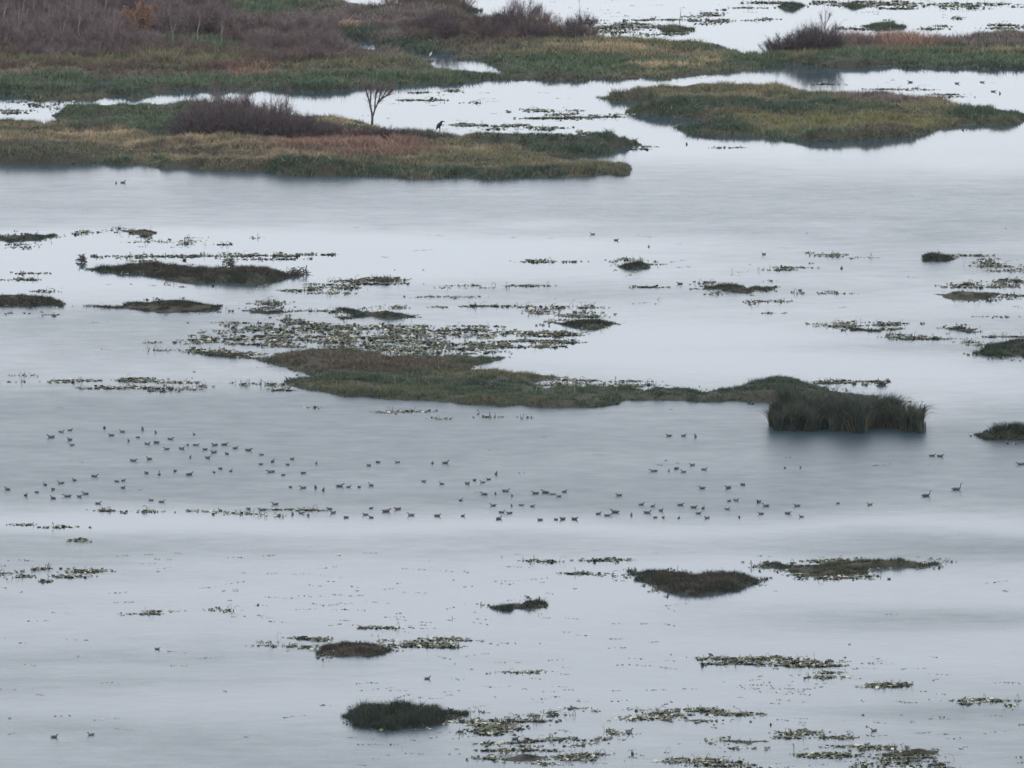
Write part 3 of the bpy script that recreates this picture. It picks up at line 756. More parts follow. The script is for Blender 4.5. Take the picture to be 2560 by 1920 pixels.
# loose leaves and twigs adrift everywhere: beyond counting
V, F, C = [], [], []
for x0, x1, y0, y1, n in ((0, 2560, 1380, 1920, 240), (900, 2400, 1640, 1920, 330), (800, 1700, 1380, 1640, 130), (0, 2560, 560, 780, 150), (300, 900, 1380, 1560, 70), (0, 800, 790, 1000, 40),
                          (1300, 2560, 0, 70, 110), (1400, 1760, 60, 120, 40), (900, 1500, 215, 330, 60), (1650, 2560, 180, 240, 30), (0, 2560, 990, 1330, 40), (1850, 2150, 1640, 1760, 60)):
    for _ in range(int(n * .5)):
        px, py = x0 + (x1 - x0) * rng.random(), y0 + (y1 - y0) * rng.random()
        g = ground(px, py)
        if rng.random() < 0.75:
            L = 0.4 + 1.6 * rng.random()
            a = rng.normal(0, .25)
            for q in range(int(3 + L * 4)):
                s = rng.random() - .5
                plant_bits(g[0] + s * L * math.cos(a), g[1] + s * L * math.sin(a) * 2, .03, .05, 1, 0, .07, V, F, C, up=.15)
        else:
            plant_bits(g[0], g[1], .12, .2, int(rng.integers(1, 5)), int(rng.random() < .04), .08, V, F, C, up=.5)
link("floating_litter", mesh_np("floating_litter", np.array(V), np.array(F), M_LEAF, np.array(C)), kind="stuff", label="loose leaves and twigs adrift on the lake", category="leaf litter")


# ------------------------------------------------------------------ dark heaps and drift sticks
def heap(label, px, py, w, h, tw):
    g = ground(px, py)
    V, F = [], []
    n = 60
    for _ in range(n):
        a = rng.random() * 6.28
        r = rng.random() ** .6 * w / 2
        x, y = math.cos(a) * r, math.sin(a) * r
        top = h * math.sqrt(max(0.05, 1 - (r / (w / 2)) ** 2))
        z = top * rng.random()
        L = .25 + .5 * rng.random()
        b = rng.random() * 6.28
        e = rng.normal(0, .5)
        d = Vector((math.cos(b) * math.cos(e), math.sin(b) * math.cos(e), math.sin(e))) * L / 2
        c = Vector((x, y, z))
        p0, p1 = c - d, c + d
        p0.z = max(p0.z, -.05)
        p1.z = max(p1.z, -.05)
        tube([p0, (p0 + p1) / 2 + Vector((0, 0, .04)), p1], [tw, tw * .8, tw * .5], 4, V, F)
    link("brushwood_heap", mesh_np("brushwood_heap", np.array(V), np.array(F), M_WOOD), None, (g[0], g[1], 0), label=label, category="brushwood", group="dark brushwood heaps")


heap("dark brushwood heap on the right end of the spindle islet", 748, 686, 1.9, .75, .035)
heap("dark upright brushwood tuft behind the middle of the spindle islet", 573, 660, 1.1, .6, .03)
heap("small purplish brushwood tuft off the spindle islet's left tip", 203, 655, .7, .7, .03)
heap("brushwood pile by the row of stalks above the brown islet's right", 960, 704, 1.7, .45, .03)
heap("dark brushwood at the tip of the plants beyond the reed clump", 2203, 962, .7, .3, .025)


# ------------------------------------------------------------------ bare shrubs
def ribbons(P0, P1, w):
    """thin tapering twigs from P0 to P1 (n,3), one triangle each"""
    n = len(P0)
    d = P1 - P0
    r = rng.normal(size=(n, 3))
    s = np.cross(d, r)
    s /= np.linalg.norm(s, axis=1, keepdims=True) + 1e-9
    V = np.empty((n, 3, 3))
    V[:, 0] = P0 - s * w[:, None] / 2
    V[:, 1] = P0 + s * w[:, None] / 2
    V[:, 2] = P1
    return V.reshape(-1, 3), np.arange(3 * n).reshape(n, 3)


def shrub_meshes(tag, h, w, nst, ntw, mat, leaf=None, fan=0.55, lean=0.0, nleaf=0):
    V, F = [], []
    starts, dirs = [], []
    for _ in range(nst):
        a = rng.random() * 6.28
        r = rng.random() ** .5
        bx, by = math.cos(a) * r * w * .22, math.sin(a) * r * w * .22
        H = h * (0.65 + .4 * rng.random()) * (1 - .35 * r * r)
        ox, oy = math.cos(a) * r * w * fan * .8 + lean * H, math.sin(a) * r * w * fan * .8
        j = rng.normal(0, .12, 4)
        P = [(bx, by, -.05), (bx + ox * .28 + j[0], by + oy * .28 + j[1], H * .36), (bx + ox * .62 + j[2], by + oy * .62 + j[3], H * .7), (bx + ox, by + oy, H)]
        r0 = .018 + .014 * rng.random()
        tube(P, [r0, r0 * .8, r0 * .55, r0 * .25], 3, V, F)
        P = np.array(P)
        m = max(1, ntw // nst)
        t = rng.random(m) ** .75 * 2.75 + .2
        i = np.minimum(t.astype(int), 2)
        f = (t - i)[:, None]
        s = P[i] * (1 - f) + P[i + 1] * f
        d = (P[i + 1] - P[i])
        d = d / (np.linalg.norm(d, axis=1, keepdims=True) + 1e-9)
        d = d * .55 + rng.normal(0, .5, (m, 3)) + np.array([0, 0, .45])
        d = d / (np.linalg.norm(d, axis=1, keepdims=True) + 1e-9)
        starts.append(s)
        dirs.append(d * (h * (.1 + .2 * rng.random((m, 1)))))
    s = np.concatenate(starts)
    e = s + np.concatenate(dirs)
    e[:, 2] = np.maximum(e[:, 2], 0.02)
    TV, TF = ribbons(s, e, .017 + .014 * rng.random(len(s)))
    # finest spray at the twig ends
    k = rng.integers(0, len(s), len(s))
    q = s[k] * .4 + e[k] * .6
    TV2, TF2 = ribbons(q, q + (e[k] - s[k]) * .6 + rng.normal(0, .12, (len(k), 3)), np.full(len(k), .012))
    twig = mesh_np(tag + "_twigs", np.concatenate([TV, TV2]), np.concatenate([TF, TF2 + len(TV)]), mat)
    stem = mesh_np(tag + "_stems", np.array(V), np.array(F), M_BARK if mat is not M_TWIGD else M_TWIGD)
    lv = None
    if leaf is not None:
        k = rng.integers(0, len(e), nleaf)
        c = s[k] + (e[k] - s[k]) * rng.random((nleaf, 1)) + rng.normal(0, .06, (nleaf, 3))
        LV, LF = ribbons(c, c + rng.normal(0, .09, (nleaf, 3)) + (0, 0, -.03), .06 + .06 * rng.random(nleaf))
        lv = mesh_np(tag + "_leaves", LV, LF, leaf)
    return stem, twig, lv


def place(name, meshes, px, py, label, category, group=None, s=1.0, sz=1.0, z=0.1, rot=None):
    g = ground(px, py, .25)
    o = empty(name, (g[0], g[1], z), label, category, group)
    o.rotation_euler = (0, 0, random.random() * 6.28 if rot is None else rot)
    o.scale = (s, s, s * sz)
    link("stems", meshes[0], o)
    link("twigs", meshes[1], o, kind="stuff")
    if meshes[2] is not None:
        link("leaves", meshes[2], o, kind="stuff")
    return o


SH = [shrub_meshes("purple_shrub%d" % i, 2.5, 2.8, 34, 1500, M_TWIG) for i in range(4)]
SB = [shrub_meshes("brown_shrub%d" % i, 1.9, 2.6, 34, 1400, M_TWIGB) for i in range(3)]
SD = [shrub_meshes("dark_shrub%d" % i, 2.9, 3.2, 44, 2300, M_TWIGD) for i in range(3)]

ORD = "leftmost second third fourth fifth sixth seventh eighth ninth tenth eleventh twelfth thirteenth fourteenth fifteenth sixteenth seventeenth eighteenth nineteenth twentieth".split()
rr = random.Random(3)


def row(xa, xb, step, ya, yb, kinds, what, where, group, smin=.85, smax=1.2, sz=1.0):
    x = xa
    k = 0
    while x < xb:
        y = ya + (yb - ya) * rr.random()
        if abs(x - 345) < 44 and 66 < y < 112:      # the rusty bush stands here
            x += step
            continue
        place("bare_shrub", rr.choice(kinds), x, y, "%s, %s%s" % (what, ORD[k] + (" from left" if k else ""), where), "shrub", group, smin + (smax - smin) * rr.random(), sz)
        x += step * (.7 + .6 * rr.random())
        k += 1


for nm, ya, yb in (("rearmost", -45, -30), ("sixth", -22, -8), ("fifth", 2, 18), ("fourth", 30, 46), ("third", 58, 74), ("second", 88, 104)):
    row(-20, 570 if ya > 20 else 480, 46, ya, yb, SH + SB[:1], "mauve bare shrub", " in the upper left thicket's %s row" % nm, "mauve shrubs of the upper left thicket", 1.1, 1.5)
row(-20, 320, 42, 118, 136, SH, "mauve bare shrub", " in the upper left thicket's front row", "mauve shrubs of the upper left thicket", 1.05, 1.4)
row(-20, 620, 42, 160, 180, SB, "low brown bush", " along the thicket's lower fringe", "brown bushes below the thicket", .7, .95, .85)
row(-20, 640, 42, 140, 152, SB + SH[:1], "low brown bush", " just behind the thicket's lower fringe", "brown bushes below the thicket", .75, 1.0, .9)
row(300, 520, 48, 122, 150, SH + SB, "mauve bare shrub", " at the thicket's lower right corner", "mauve shrubs of the upper left thicket", .9, 1.1)
for nm, ya, yb, xb in (("back", 108, 120, 810), ("middle", 132, 144, 850), ("front", 156, 168, 860)):
    row(640 if ya > 115 else 590, xb, 44, ya, yb, SH + SB, "mauve bare shrub", " in the %s row left of the far pools" % nm, "mauve shrubs left of the far pools", .9, 1.2)
row(870, 1000, 38, 146, 160, SB, "low mauve shrub", " just in front of the far pools", "mauve shrubs left of the far pools", .5, .62)
row(500, 840, 58, 60, 92, SH + SB, "small bare shrub", " in the grass right of the upper left thicket", "scattered far shrubs", .85, 1.15)
row(960, 1100, 52, 70, 84, SB, "brown bare shrub", " above the far pools", "scattered far shrubs", .7, .9)
for nm, ya, yb in (("back", 66, 80), ("middle", 84, 97), ("front", 101, 109)):
    row(1110 if ya < 80 else 1040, 1400 if ya < 80 else 1490, 36, ya, yb, SB + SD, "brown bare shrub", " in the far bank's %s shrub row" % nm, "brown shrubs behind the far bank", .75, .98)
row(985, 1180, 46, 12, 32, SB, "reddish low shrub", " beside the inlet on the top edge", "reddish shrubs at the top edge", .9, 1.1)
place("bare_shrub", SH[1], 1305, 64, "tall misty purple shrub rising above the dark row at top", "shrub", None, 1.15, 1.15)
place("bare_shrub", SH[2], 1352, 60, "smaller wispy shrub beside the tall misty purple one at top", "shrub", None, .8, 1.1)

# right-hand purple shrub: three stools, tallest at the right
FAN = shrub_meshes("fan_shrub", 3.3, 3.4, 60, 3200, M_TWIGD, lean=.25)
place("bare_shrub", FAN, 2040, 136, "tallest dark purple shrub fanning up behind the rusty bank", "shrub", None, 1.15, .95, rot=0)
for k, (px, s_, sz) in enumerate(((1930, .72, .75), (1958, .9, .8), (1990, 1.0, .85), (2018, 1.1, .9), (2062, 1.05, .9))):
    place("bare_shrub", SD[k % 3], px, 134 - 2 * (k % 2), "dark purple shrub, %s in the mound beside the narrow water gap" % (ORD[k] + (" from left" if k else "")), "shrub", "dark purple mound by the water gap", s_, sz)
place("bare_shrub", SB[0], 2085, 128, "brown shrub directly right of the dark purple shrubs", "shrub", None, 1.0, .8)
place("bare_shrub", SB[1], 2130, 122, "low brown shrub between the purple shrubs and the rusty growth", "shrub", None, .8, .75)
place("bare_shrub", SB[2], 2178, 116, "lowest reddish shrub at the left end of the rusty growth", "shrub", None, .7, .7)

# rust and straw coloured bushes
RUST = shrub_meshes("rusty_bush", 2.3, 2.4, 26, 700, M_TWIGB, M_RUST, nleaf=2600)
place("rusty_bush", RUST, 345, 84, "orange-brown leafy bush standing out in the mauve thicket", "bush", None, 1.3, 1.1, rot=1)
STRW = shrub_meshes("straw_bush", 1.3, 2.2, 26, 500, M_TWIGB, M_STRAW, nleaf=2200)
place("straw_bush", STRW, 868, 74, "pale straw-coloured bush in the far grass near the top", "bush", None, 1.0, 1.0, rot=2)
place("straw_bush", STRW, 898, 64, "smaller straw bush right behind the pale straw one", "bush", None, .6, .9, rot=4)

# the dark shrub clump beside the forked tree
CL = ((466, 352, 1.0, 1), (500, 346, 1.15, 1), (540, 353, 1.15, 1), (584, 348, 1.2, 1), (628, 354, 1.15, 1), (668, 348, 1.1, 1), (708, 353, 1.05, .95), (746, 349, 1.0, .9),
      (782, 353, .95, .85), (817, 351, .88, .8), (850, 352, .8, .72), (882, 350, .72, .66), (914, 350, .64, .6), (944, 352, .8, .7), (976, 352, .75, .7), (1010, 352, .72, .66), (1045, 351, .66, .62), (1075, 350, .56, .6))
for k, (px, py, s, sz) in enumerate(CL):
    place("bare_shrub", rr.choice(SD), px, py, "dark shrub, %s in the front of the clump by the forked tree" % (ORD[k] + (" from left" if k else "")), "shrub", "dark shrubs left of the forked tree", s, sz)
for k, (px, py, s, sz) in enumerate(((490, 326, 1.05, 1), (545, 324, 1.2, 1), (598, 324, 1.25, 1), (650, 326, 1.1, .95), (702, 330, 1.0, .9), (760, 334, .9, .85))):
    place("bare_shrub", rr.choice(SD), px, py, "dark shrub, %s in the back of the clump by the forked tree" % (ORD[k] + (" from left" if k else "")), "shrub", "dark shrubs left of the forked tree", s, sz)
for k, (px, py, s_) in enumerate(((515, 330, 1.3), (562, 326, 1.45), (612, 328, 1.4), (690, 330, 1.25))):
    place("bare_shrub", SH[k], px, py, "airy pale shrub, %s rising above the dark clump by the forked tree" % (ORD[k] + (" from left" if k else "")), "shrub", "airy shrubs above the dark clump", s_, 1.1)
place("bare_shrub", SD[1], 995, 344, "low dark shrub between the forked tree and the standing bird", "shrub", None, .5, .75)
place("bare_shrub", SD[2], 960, 346, "tiny dark shrub at the foot of the forked tree's right side", "shrub", None, .36, .7)
place("bare_shrub", SD[0], 1802, 228, "small dark tuft shrub on the far rim of the big island", "shrub", None, .42, .7)
place("bare_shrub", SB[1], 1850, 229, "low brown tuft shrub right of the dark tuft on the island", "shrub", None, .4, .6)
place("bare_shrub", SB[2], 2380, 266, "round brown shrub near the big island's right end", "shrub", None, .4, .7)


# ------------------------------------------------------------------ forked tree and saplings
def bare_tree(label, name, px, py, limbs, r0, spray, group=None, bark=None):
    """limbs: lists of (dx, dz) in pixels from the base"""
    g = ground(px, py)
    k = 1 / ppm(py)
    o = empty(name, (g[0], g[1], .15), label, "tree", group)
    starts, dirs = [], []
    for li, L in enumerate(limbs):
        V, F = [], []
        P = []
        dy = 0
        for (dx, dz) in L:
            dy += rng.normal(0, .12)
            P.append((dx * k, dy if len(P) else 0, dz * k - .15 * (dz == 0)))
        n = len(P)
        ra = r0 if li == 0 else r0 * .66
        tube(P, [ra * (1 - .78 * i / (n - 1)) for i in range(n)], 6, V, F)
        link("trunk" if li == 0 else "limb", mesh_np("limb", np.array(V), np.array(F), bark or M_BARK, smooth=True), o)
        P = np.array(P)
        m = spray
        t = rng.random(m) ** .6 * (n - 1) * .75 + (n - 1) * .249
        i = np.minimum(t.astype(int), n - 2)
        f = (t - i)[:, None]
        s = P[i] * (1 - f) + P[i + 1] * f
        d = P[i + 1] - P[i]
        d = d / np.linalg.norm(d, axis=1, keepdims=True)
        d = d + rng.normal(0, .42, (m, 3))
        starts.append(s)
        dirs.append(d * (.2 + .45 * rng.random((m, 1))))
    s = np.concatenate(starts)
    e = s + np.concatenate(dirs)
    V1, F1 = ribbons(s, e, .018 + .02 * rng.random(len(s)))
    kk = rng.integers(0, len(s), len(s) * 2)
    q = s[kk] * .35 + e[kk] * .65
    V2, F2 = ribbons(q, q + (e[kk] - s[kk]) * .5 + rng.normal(0, .1, (len(kk), 3)), np.full(len(kk), .011))
    link("crown", mesh_np("crown", np.concatenate([V1, V2]), np.concatenate([F1, F2 + len(V1)]), M_TWIG), o, kind="stuff")
    return o


bare_tree("bare tree forking into two main limbs beside the dark shrubs", "forked_tree", 930, 316,
          [[(0, 0), (1, 16), (0, 30), (-5, 52), (-10, 72), (-15, 88), (-17, 100)],
           [(1, 18), (7, 38), (14, 54), (27, 72), (36, 86), (46, 100)],
           [(14, 54), (19, 68), (22, 82), (27, 96)], [(-5, 52), (-3, 70), (-3, 86), (-6, 98)], [(7, 38), (8, 60), (10, 76), (14, 92)], [(20, 63), (31, 70), (40, 76), (47, 86)]], .14, 230)
bare_tree("slim dark sapling standing behind the shrub clump, nearest the forked tree", "bare_sapling", 716, 312, [[(0, 0), (1, 25), (-1, 50), (2, 72), (1, 106)], [(1, 45), (6, 62), (8, 90)]], .075, 40, "slim saplings behind the shrub clump")
bare_tree("thin sapling in the middle of the three behind the shrub clump", "bare_sapling", 678, 312, [[(0, 0), (-1, 28), (0, 55), (-1, 97)]], .06, 30, "slim saplings behind the shrub clump")
bare_tree("leftmost thin sapling behind the shrub clump", "bare_sapling", 536, 312, [[(0, 0), (1, 28), (-1, 58), (0, 100)], [(0, 45), (7, 62), (9, 90)]], .06, 34, "slim saplings behind the shrub clump")
bare_tree("spindly sapling rising above the right-hand dark purple shrubs", "bare_sapling", 2062, 118, [[(0, 0), (1, 30), (0, 55), (2, 84)], [(1, 40), (-7, 60), (-10, 74)], [(0, 48), (8, 64), (12, 78)]], .045, 60)
bare_tree("thin bare sapling near the top edge right of the misty shrub", "bare_sapling", 1451, 72, [[(0, 0), (-1, 25), (-3, 48), (-2, 74)]], .03, 12)
bare_tree("dark leaning stick standing in the far plant bed at top", "dead_stick", 1699, 54, [[(0, 0), (2, 14), (4, 28)]], .05, 4)
for k, (px, py, hh) in enumerate(((10, 80, 96), (28, 52, 84), (45, 118, 104), (62, 96, 100), (84, 70, 90), (112, 62, 92), (124, 104, 98), (150, 128, 92), (170, 82, 96), (198, 112, 100), (226, 98, 90), (262, 60, 84), (284, 120, 86), (408, 66, 80), (432, 128, 90), (456, 96, 84), (496, 112, 80), (520, 70, 66), (556, 120, 76))):
    j = rng.normal(0, 3, 4)
    bare_tree("pale slender sapling, %s poking up through the upper left thicket" % (ORD[k] + (" from left" if k else "")), "bare_sapling", px, py, [[(0, 0), (j[0], hh * .35), (j[1], hh * .7), (j[2], hh)], [(j[0], hh * .4), (j[0] + 6, hh * .65), (j[0] + 10, hh * .85)]], .06, 40, "slender saplings in the thicket", M_PALE)
bare_tree("grey slender tree in the mauve thicket below the orange bush", "bare_sapling", 464, 172, [[(0, 0), (2, 20), (-3, 45), (-2, 70)], [(0, 34), (9, 52), (12, 66)]], .06, 40)
bare_tree("small crooked dark tree at the thicket's lower edge on the left", "bare_sapling", 192, 176, [[(0, 0), (3, 14), (10, 26), (16, 28)], [(6, 20), (4, 34), (6, 44)]], .06, 24)


# ------------------------------------------------------------------ reed clump
def reeds(label, poly, n, h0, h1, col, extra=()):
    fp = ground([p[0] for p in poly], [p[1] for p in poly])
    c = fp.mean(0)
    o = empty("reed_clump", (c[0], c[1], 0), label, "reeds")
    (x0, y0), (x1, y1) = fp.min(0), fp.max(0)
    x, y = x0 + rng.random(n * 3) * (x1 - x0), y0 + rng.random(n * 3) * (y1 - y0)
    k = inside(fp, x + (vnoise(x, y, .8, 52, 2) - .5) * 1.6, y + (vnoise(x, y / 2, 1.3, 53, 2) - .5) * 13.0)
    x, y = x[k][:n], y[k][:n]
    m = len(x)
    u = (x - x0) / (x1 - x0)
    env = np.interp(u, [0, .06, .18, .4, .55, .75, .9, 1], [.8, 1.0, 1.05, 1.0, 1.02, .95, .9, .7])
    h = (h0 + (h1 - h0) * rng.random(m)) * env * (.35 + 1.25 * vnoise(x, y / 2.5, .9, 51, 3))
    a = 12.0 * vnoise(x, y / 2, 1.2, 55, 2) + rng.normal(0, .7, m)      # tufts lean together
    ln = h * (.12 + .7 * rng.random(m) ** 1.5)
    w = .03 + .03 * rng.random(m)
    f = rng.random(m) * 3.14
    dx, dy = np.cos(f) * w / 2, np.sin(f) * w / 2
    V = np.empty((m, 5, 3))
    V[:, 0] = np.stack([x - dx, y - dy, np.full(m, -.05)], -1)
    V[:, 1] = np.stack([x + dx, y + dy, np.full(m, -.05)], -1)
    mx, my = x + np.cos(a) * ln * .35, y + np.sin(a) * ln * .35
    V[:, 2] = np.stack([mx + dx, my + dy, h * .65], -1)
    V[:, 3] = np.stack([mx - dx, my - dy, h * .65], -1)
    droop = np.where(rng.random(m) < .25, .78, 1.0)
    V[:, 4] = np.stack([x + np.cos(a) * ln * 1.25, y + np.sin(a) * ln * 1.25, h * droop], -1)
    V -= np.array([c[0], c[1], 0])
    b = np.arange(m)[:, None] * 5
    F = np.concatenate([b + [0, 1, 2], b + [0, 2, 3], b + [3, 2, 4]])
    cc = np.array(col)[rng.choice(len(col), m, p=(.44, .3, .2, .06))] * (.7 + .6 * rng.random(m))[:, None]
    link("reeds", mesh_np("reeds", V.reshape(-1, 3), F, M_GRASS, np.repeat(cc, 5, 0)), o, kind="stuff")
    # the tussock they stand in
    V, F = [], []
    for px, py, L, a in extra:
        g = ground(px, py) - c
        P = [(g[0], g[1], 0), (g[0] + math.cos(a) * L * .2, g[1], L * .75), (g[0] + math.cos(a) * L * .65, g[1], L), (g[0] + math.cos(a) * L * 1.1, g[1], L * .92)]
        tube(P, [.02, .018, .014, .006], 4, V, F)
    if V:
        link("arching_stalks", mesh_np("arching_stalks", np.array(V), np.array(F), M_TWIGD), o, kind="stuff")


RC = [(.026, .038, .027), (.015, .024, .021), (.05, .06, .036), (.12, .10, .06)]
reeds("tall dark green reed clump rising from the water at right", [(1924, 1074), (1930, 1046), (2040, 1040), (2200, 1046), (2290, 1052), (2312, 1066), (2296, 1078), (2200, 1082), (2080, 1084), (1980, 1082)],
      16000, 1.5, 2.3, RC, [(2285, 1070, 1.8, .35), (2296, 1066, 1.5, .2), (2270, 1070, 1.9, .6), (2302, 1068, 1.2, -.1), (2240, 1060, 1.9, .5), (2225, 1055, 2.0, .4), (2290, 1074, 1.0, .1)])
reeds("fringe of taller grass tufts on the tufted islet's far side", [(1040, 1788), (1060, 1782), (1110, 1784), (1140, 1790), (1100, 1794)], 500, .5, .85, RC)


# ------------------------------------------------------------------ birds
def feather(name, c0, c1):
    return noise_material(name, c0, c1, 9, .7, .25)


B_DARK = feather("dark_plumage", (.038, .045, .058), (.08, .09, .108))
B_GREY = feather("grey_plumage", (.07, .075, .085), (.14, .145, .155))
B_BROWN = feather("brown_plumage", (.055, .045, .036), (.11, .09, .07))
B_PALE = feather("pale_flank", (.09, .095, .105), (.16, .165, .17))
B_BILL = feather("bill", (.06, .055, .045), (.10, .09, .07))
B_BLACK = feather("black_plumage", (.010, .010, .014), (.022, .022, .028))
B_CREAM = feather("cream_plumage", (.40, .38, .30), (.5, .47, .38))


def loft(path, n=10):
    """path of (x, z, half width, half height, slot): one continuous skin along it"""
    bm = bmesh.new()
    rings = []
    for i, (x, z, rw, rh, sl) in enumerate(path):
        a = path[max(i - 1, 0)]
        c = path[min(i + 1, len(path) - 1)]
        d = Vector((c[0] - a[0], 0, c[1] - a[1])).normalized()
        u = Vector((-d.z, 0, d.x))
        rings.append([bm.verts.new(Vector((x, 0, z)) + Vector((0, 1, 0)) * (rw * math.cos(2 * math.pi * k / n)) + u * (rh * math.sin(2 * math.pi * k / n))) for k in range(n)])
    for i in range(len(path) - 1):
        for k in range(n):
            f = bm.faces.new((rings[i][k], rings[i][(k + 1) % n], rings[i + 1][(k + 1) % n], rings[i + 1][k]))
            f.material_index = path[i][4]
            f.smooth = True
    bm.faces.new(rings[0])
    bm.faces.new(rings[-1])
    bmesh.ops.recalc_face_normals(bm, faces=bm.faces)
    return bm


def bird_mesh(name, path, mats):
    bm = loft(path)
    me = bpy.data.meshes.new(name)
    bm.to_mesh(me)
    bm.free()
    for m in mats:
        me.materials.append(m)
    return me


# 0 back/body 1 head and neck 2 bill 3 flank/stern
def duck(name, body, head, stern, neck=.05, L=.22, head_fwd=0.0):
    p = [(-L - .07, .105, .008, .006, 3), (-L, .085, .05, .028, 3), (-L * .7, .065, .085, .06, 3), (-L * .2, .06, .105, .075, 0), (L * .3, .06, .10, .078, 0), (L * .7, .075, .07, .07, 0),
         (L * .88, .11, .042, .045, 1), (L * .92 + head_fwd * .4, .06 + neck, .03, .032, 1), (L * 1.0 + head_fwd, .105 + neck, .034, .036, 1), (L * 1.18 + head_fwd, .125 + neck, .034, .034, 1), (L * 1.36 + head_fwd, .115 + neck, .02, .016, 2), (L * 1.62 + head_fwd, .10 + neck, .016, .006, 2)]
    return bird_mesh(name, p, [body, head, B_BILL, stern])


DUCKS = [duck("duck_dark", B_DARK, B_DARK, B_DARK), duck("duck_grey", B_GREY, B_DARK, B_DARK), duck("duck_brown", B_BROWN, B_BROWN, B_DARK), duck("duck_pale", B_PALE, B_DARK, B_DARK, .07), duck("duck_resting", B_DARK, B_GREY, B_DARK, .01, .21, -.12),
         duck("duck_alert", B_BROWN, B_DARK, B_GREY, .09, .2), duck("duck_low", B_GREY, B_BROWN, B_DARK, .03, .25, .05),
         bird_mesh("duck_dabbling", [(-.02, .26, .008, .012, 0), (.0, .2, .05, .03, 0), (.02, .12, .09, .07, 0), (.06, .04, .105, .085, 0), (.1, -.04, .09, .07, 0), (.12, -.1, .04, .04, 0)], [B_DARK])]
BIRDS = [(128,1090,1),(153,1077,0),(175,1073,0),(175,1097,0),(181,1110,0),(261,1067,0),(279,1086,1),(306,1077,0),(356,1071,0),(345,1091,0),(320,1100,0),(368,1107,0),(391,1104,0),(388,1079,0),(426,1095,0),(417,1120,1),(454,1119,0),(469,1110,0),(489,1110,0),(485,1083,0),(513,1121,0),(535,1128,0),(537,1110,0),(561,1109,0),(567,1132,0),(588,1118,1),(621,1123,0),(477,1141,0),(519,1142,1),(654,1134,0),(652,1158,0),(682,1151,0),(719,1159,0),(730,1145,0),(792,1156,0),(333,1149,0),(374,1145,0),(366,1180,0),(398,1183,0),(438,1175,1),(473,1184,1),(535,1178,0),(551,1169,0),(577,1175,0),(678,1177,0),(708,1185,0),(758,1180,0),(292,1201,0),(308,1199,0),(307,1217,0),(236,1188,0),(19,1221,0),(64,1236,0),(92,1228,0),(113,1209,0),(133,1221,0),(153,1205,0),(186,1198,0),(133,1243,0),(169,1238,0),(198,1239,0),(214,1232,0),(245,1256,0),(259,1270,0),(378,1248,0),(404,1252,1),(726,1215,0),(758,1217,1),(788,1217,0),(810,1223,0),(849,1213,1),(871,1215,0),(551,1274,1),(621,1270,0),(656,1272,1),(688,1258,0),(752,1280,0),(730,1283,0),(824,1270,0),(833,1279,0),(865,1291,0),(898,1215,0),(928,1211,1),(922,1161,0),(945,1153,0),(994,1153,0),(1081,1155,0),(1113,1155,0),(1059,1201,0),(1105,1207,0),(1168,1206,1),(1186,1198,0),(1207,1203,0),(1222,1196,0),(1242,1183,0),(1211,1233,0),(1238,1232,0),(1264,1225,0),(1279,1237,0),(1339,1231,0),(1363,1229,1),(1381,1233,0),(1397,1238,0),(1411,1227,0),(1152,1248,0),(1233,1261,0),(1278,1262,0),(1303,1260,0),(1331,1263,0),(1274,1280,0),(1254,1278,0),(1247,1294,1),(928,1268,0),(914,1284,0),(928,1291,0),(965,1276,1),(995,1270,0),(1028,1285,0),(1093,1287,0),(1157,1287,0),(1350,1297,0),(1390,1296,0),(1407,1295,0),(1436,1295,0),(1496,1282,1),(1518,1286,0),(1538,1278,1),(1579,1285,0),(1548,1236,0),(1603,1259,0),(1632,1263,0),(1618,1279,0),(1652,1274,0),(1638,1291,0),(1658,1291,0),(1701,1260,1),(1697,1292,0),(1635,1175,0),(1673,1175,0),(1691,1169,0),(1709,1177,0),(1673,1087,1),(1709,1087,1),(1737,1089,0),(1731,1160,0),(1760,1171,1),(1756,1218,0),(1821,1217,1),(1857,1209,0),(1734,1266,1),(1758,1268,0),(1746,1281,0),(1768,1292,0),(1823,1250,0),(1840,1248,0),(1818,1270,0),(1848,1290,0),(1897,1252,1),(1915,1262,0),(1903,1282,1),(1969,1281,0),(1993,1262,0),(2004,1289,0),(2095,1256,0),(2175,1259,0),(1962,1167,0),(2000,1167,0),(2330,1137,0),(2350,1138,0),(2553,1158,0),(393,1620,0),(228,1834,0),(135,1840,0),(1068,1694,0),(1288,1845,0),(1695,1775,0),(1296,1819,0),(1572,1826,0),(1580,1883,0),(1927,1809,0),(2185,1824,0),(2167,1860,0),(1482,583,0),(1540,598,0),(1622,614,0),(2276,203,0),(2392,206,0),(2455,203,0),(2483,226,0),(2499,231,0),(1716,358,0),(2407,322,0),(290,455,0),(307,454,0),(1700,707,0),(2104,668,0),(1910,633,0),(2000,724,0)]
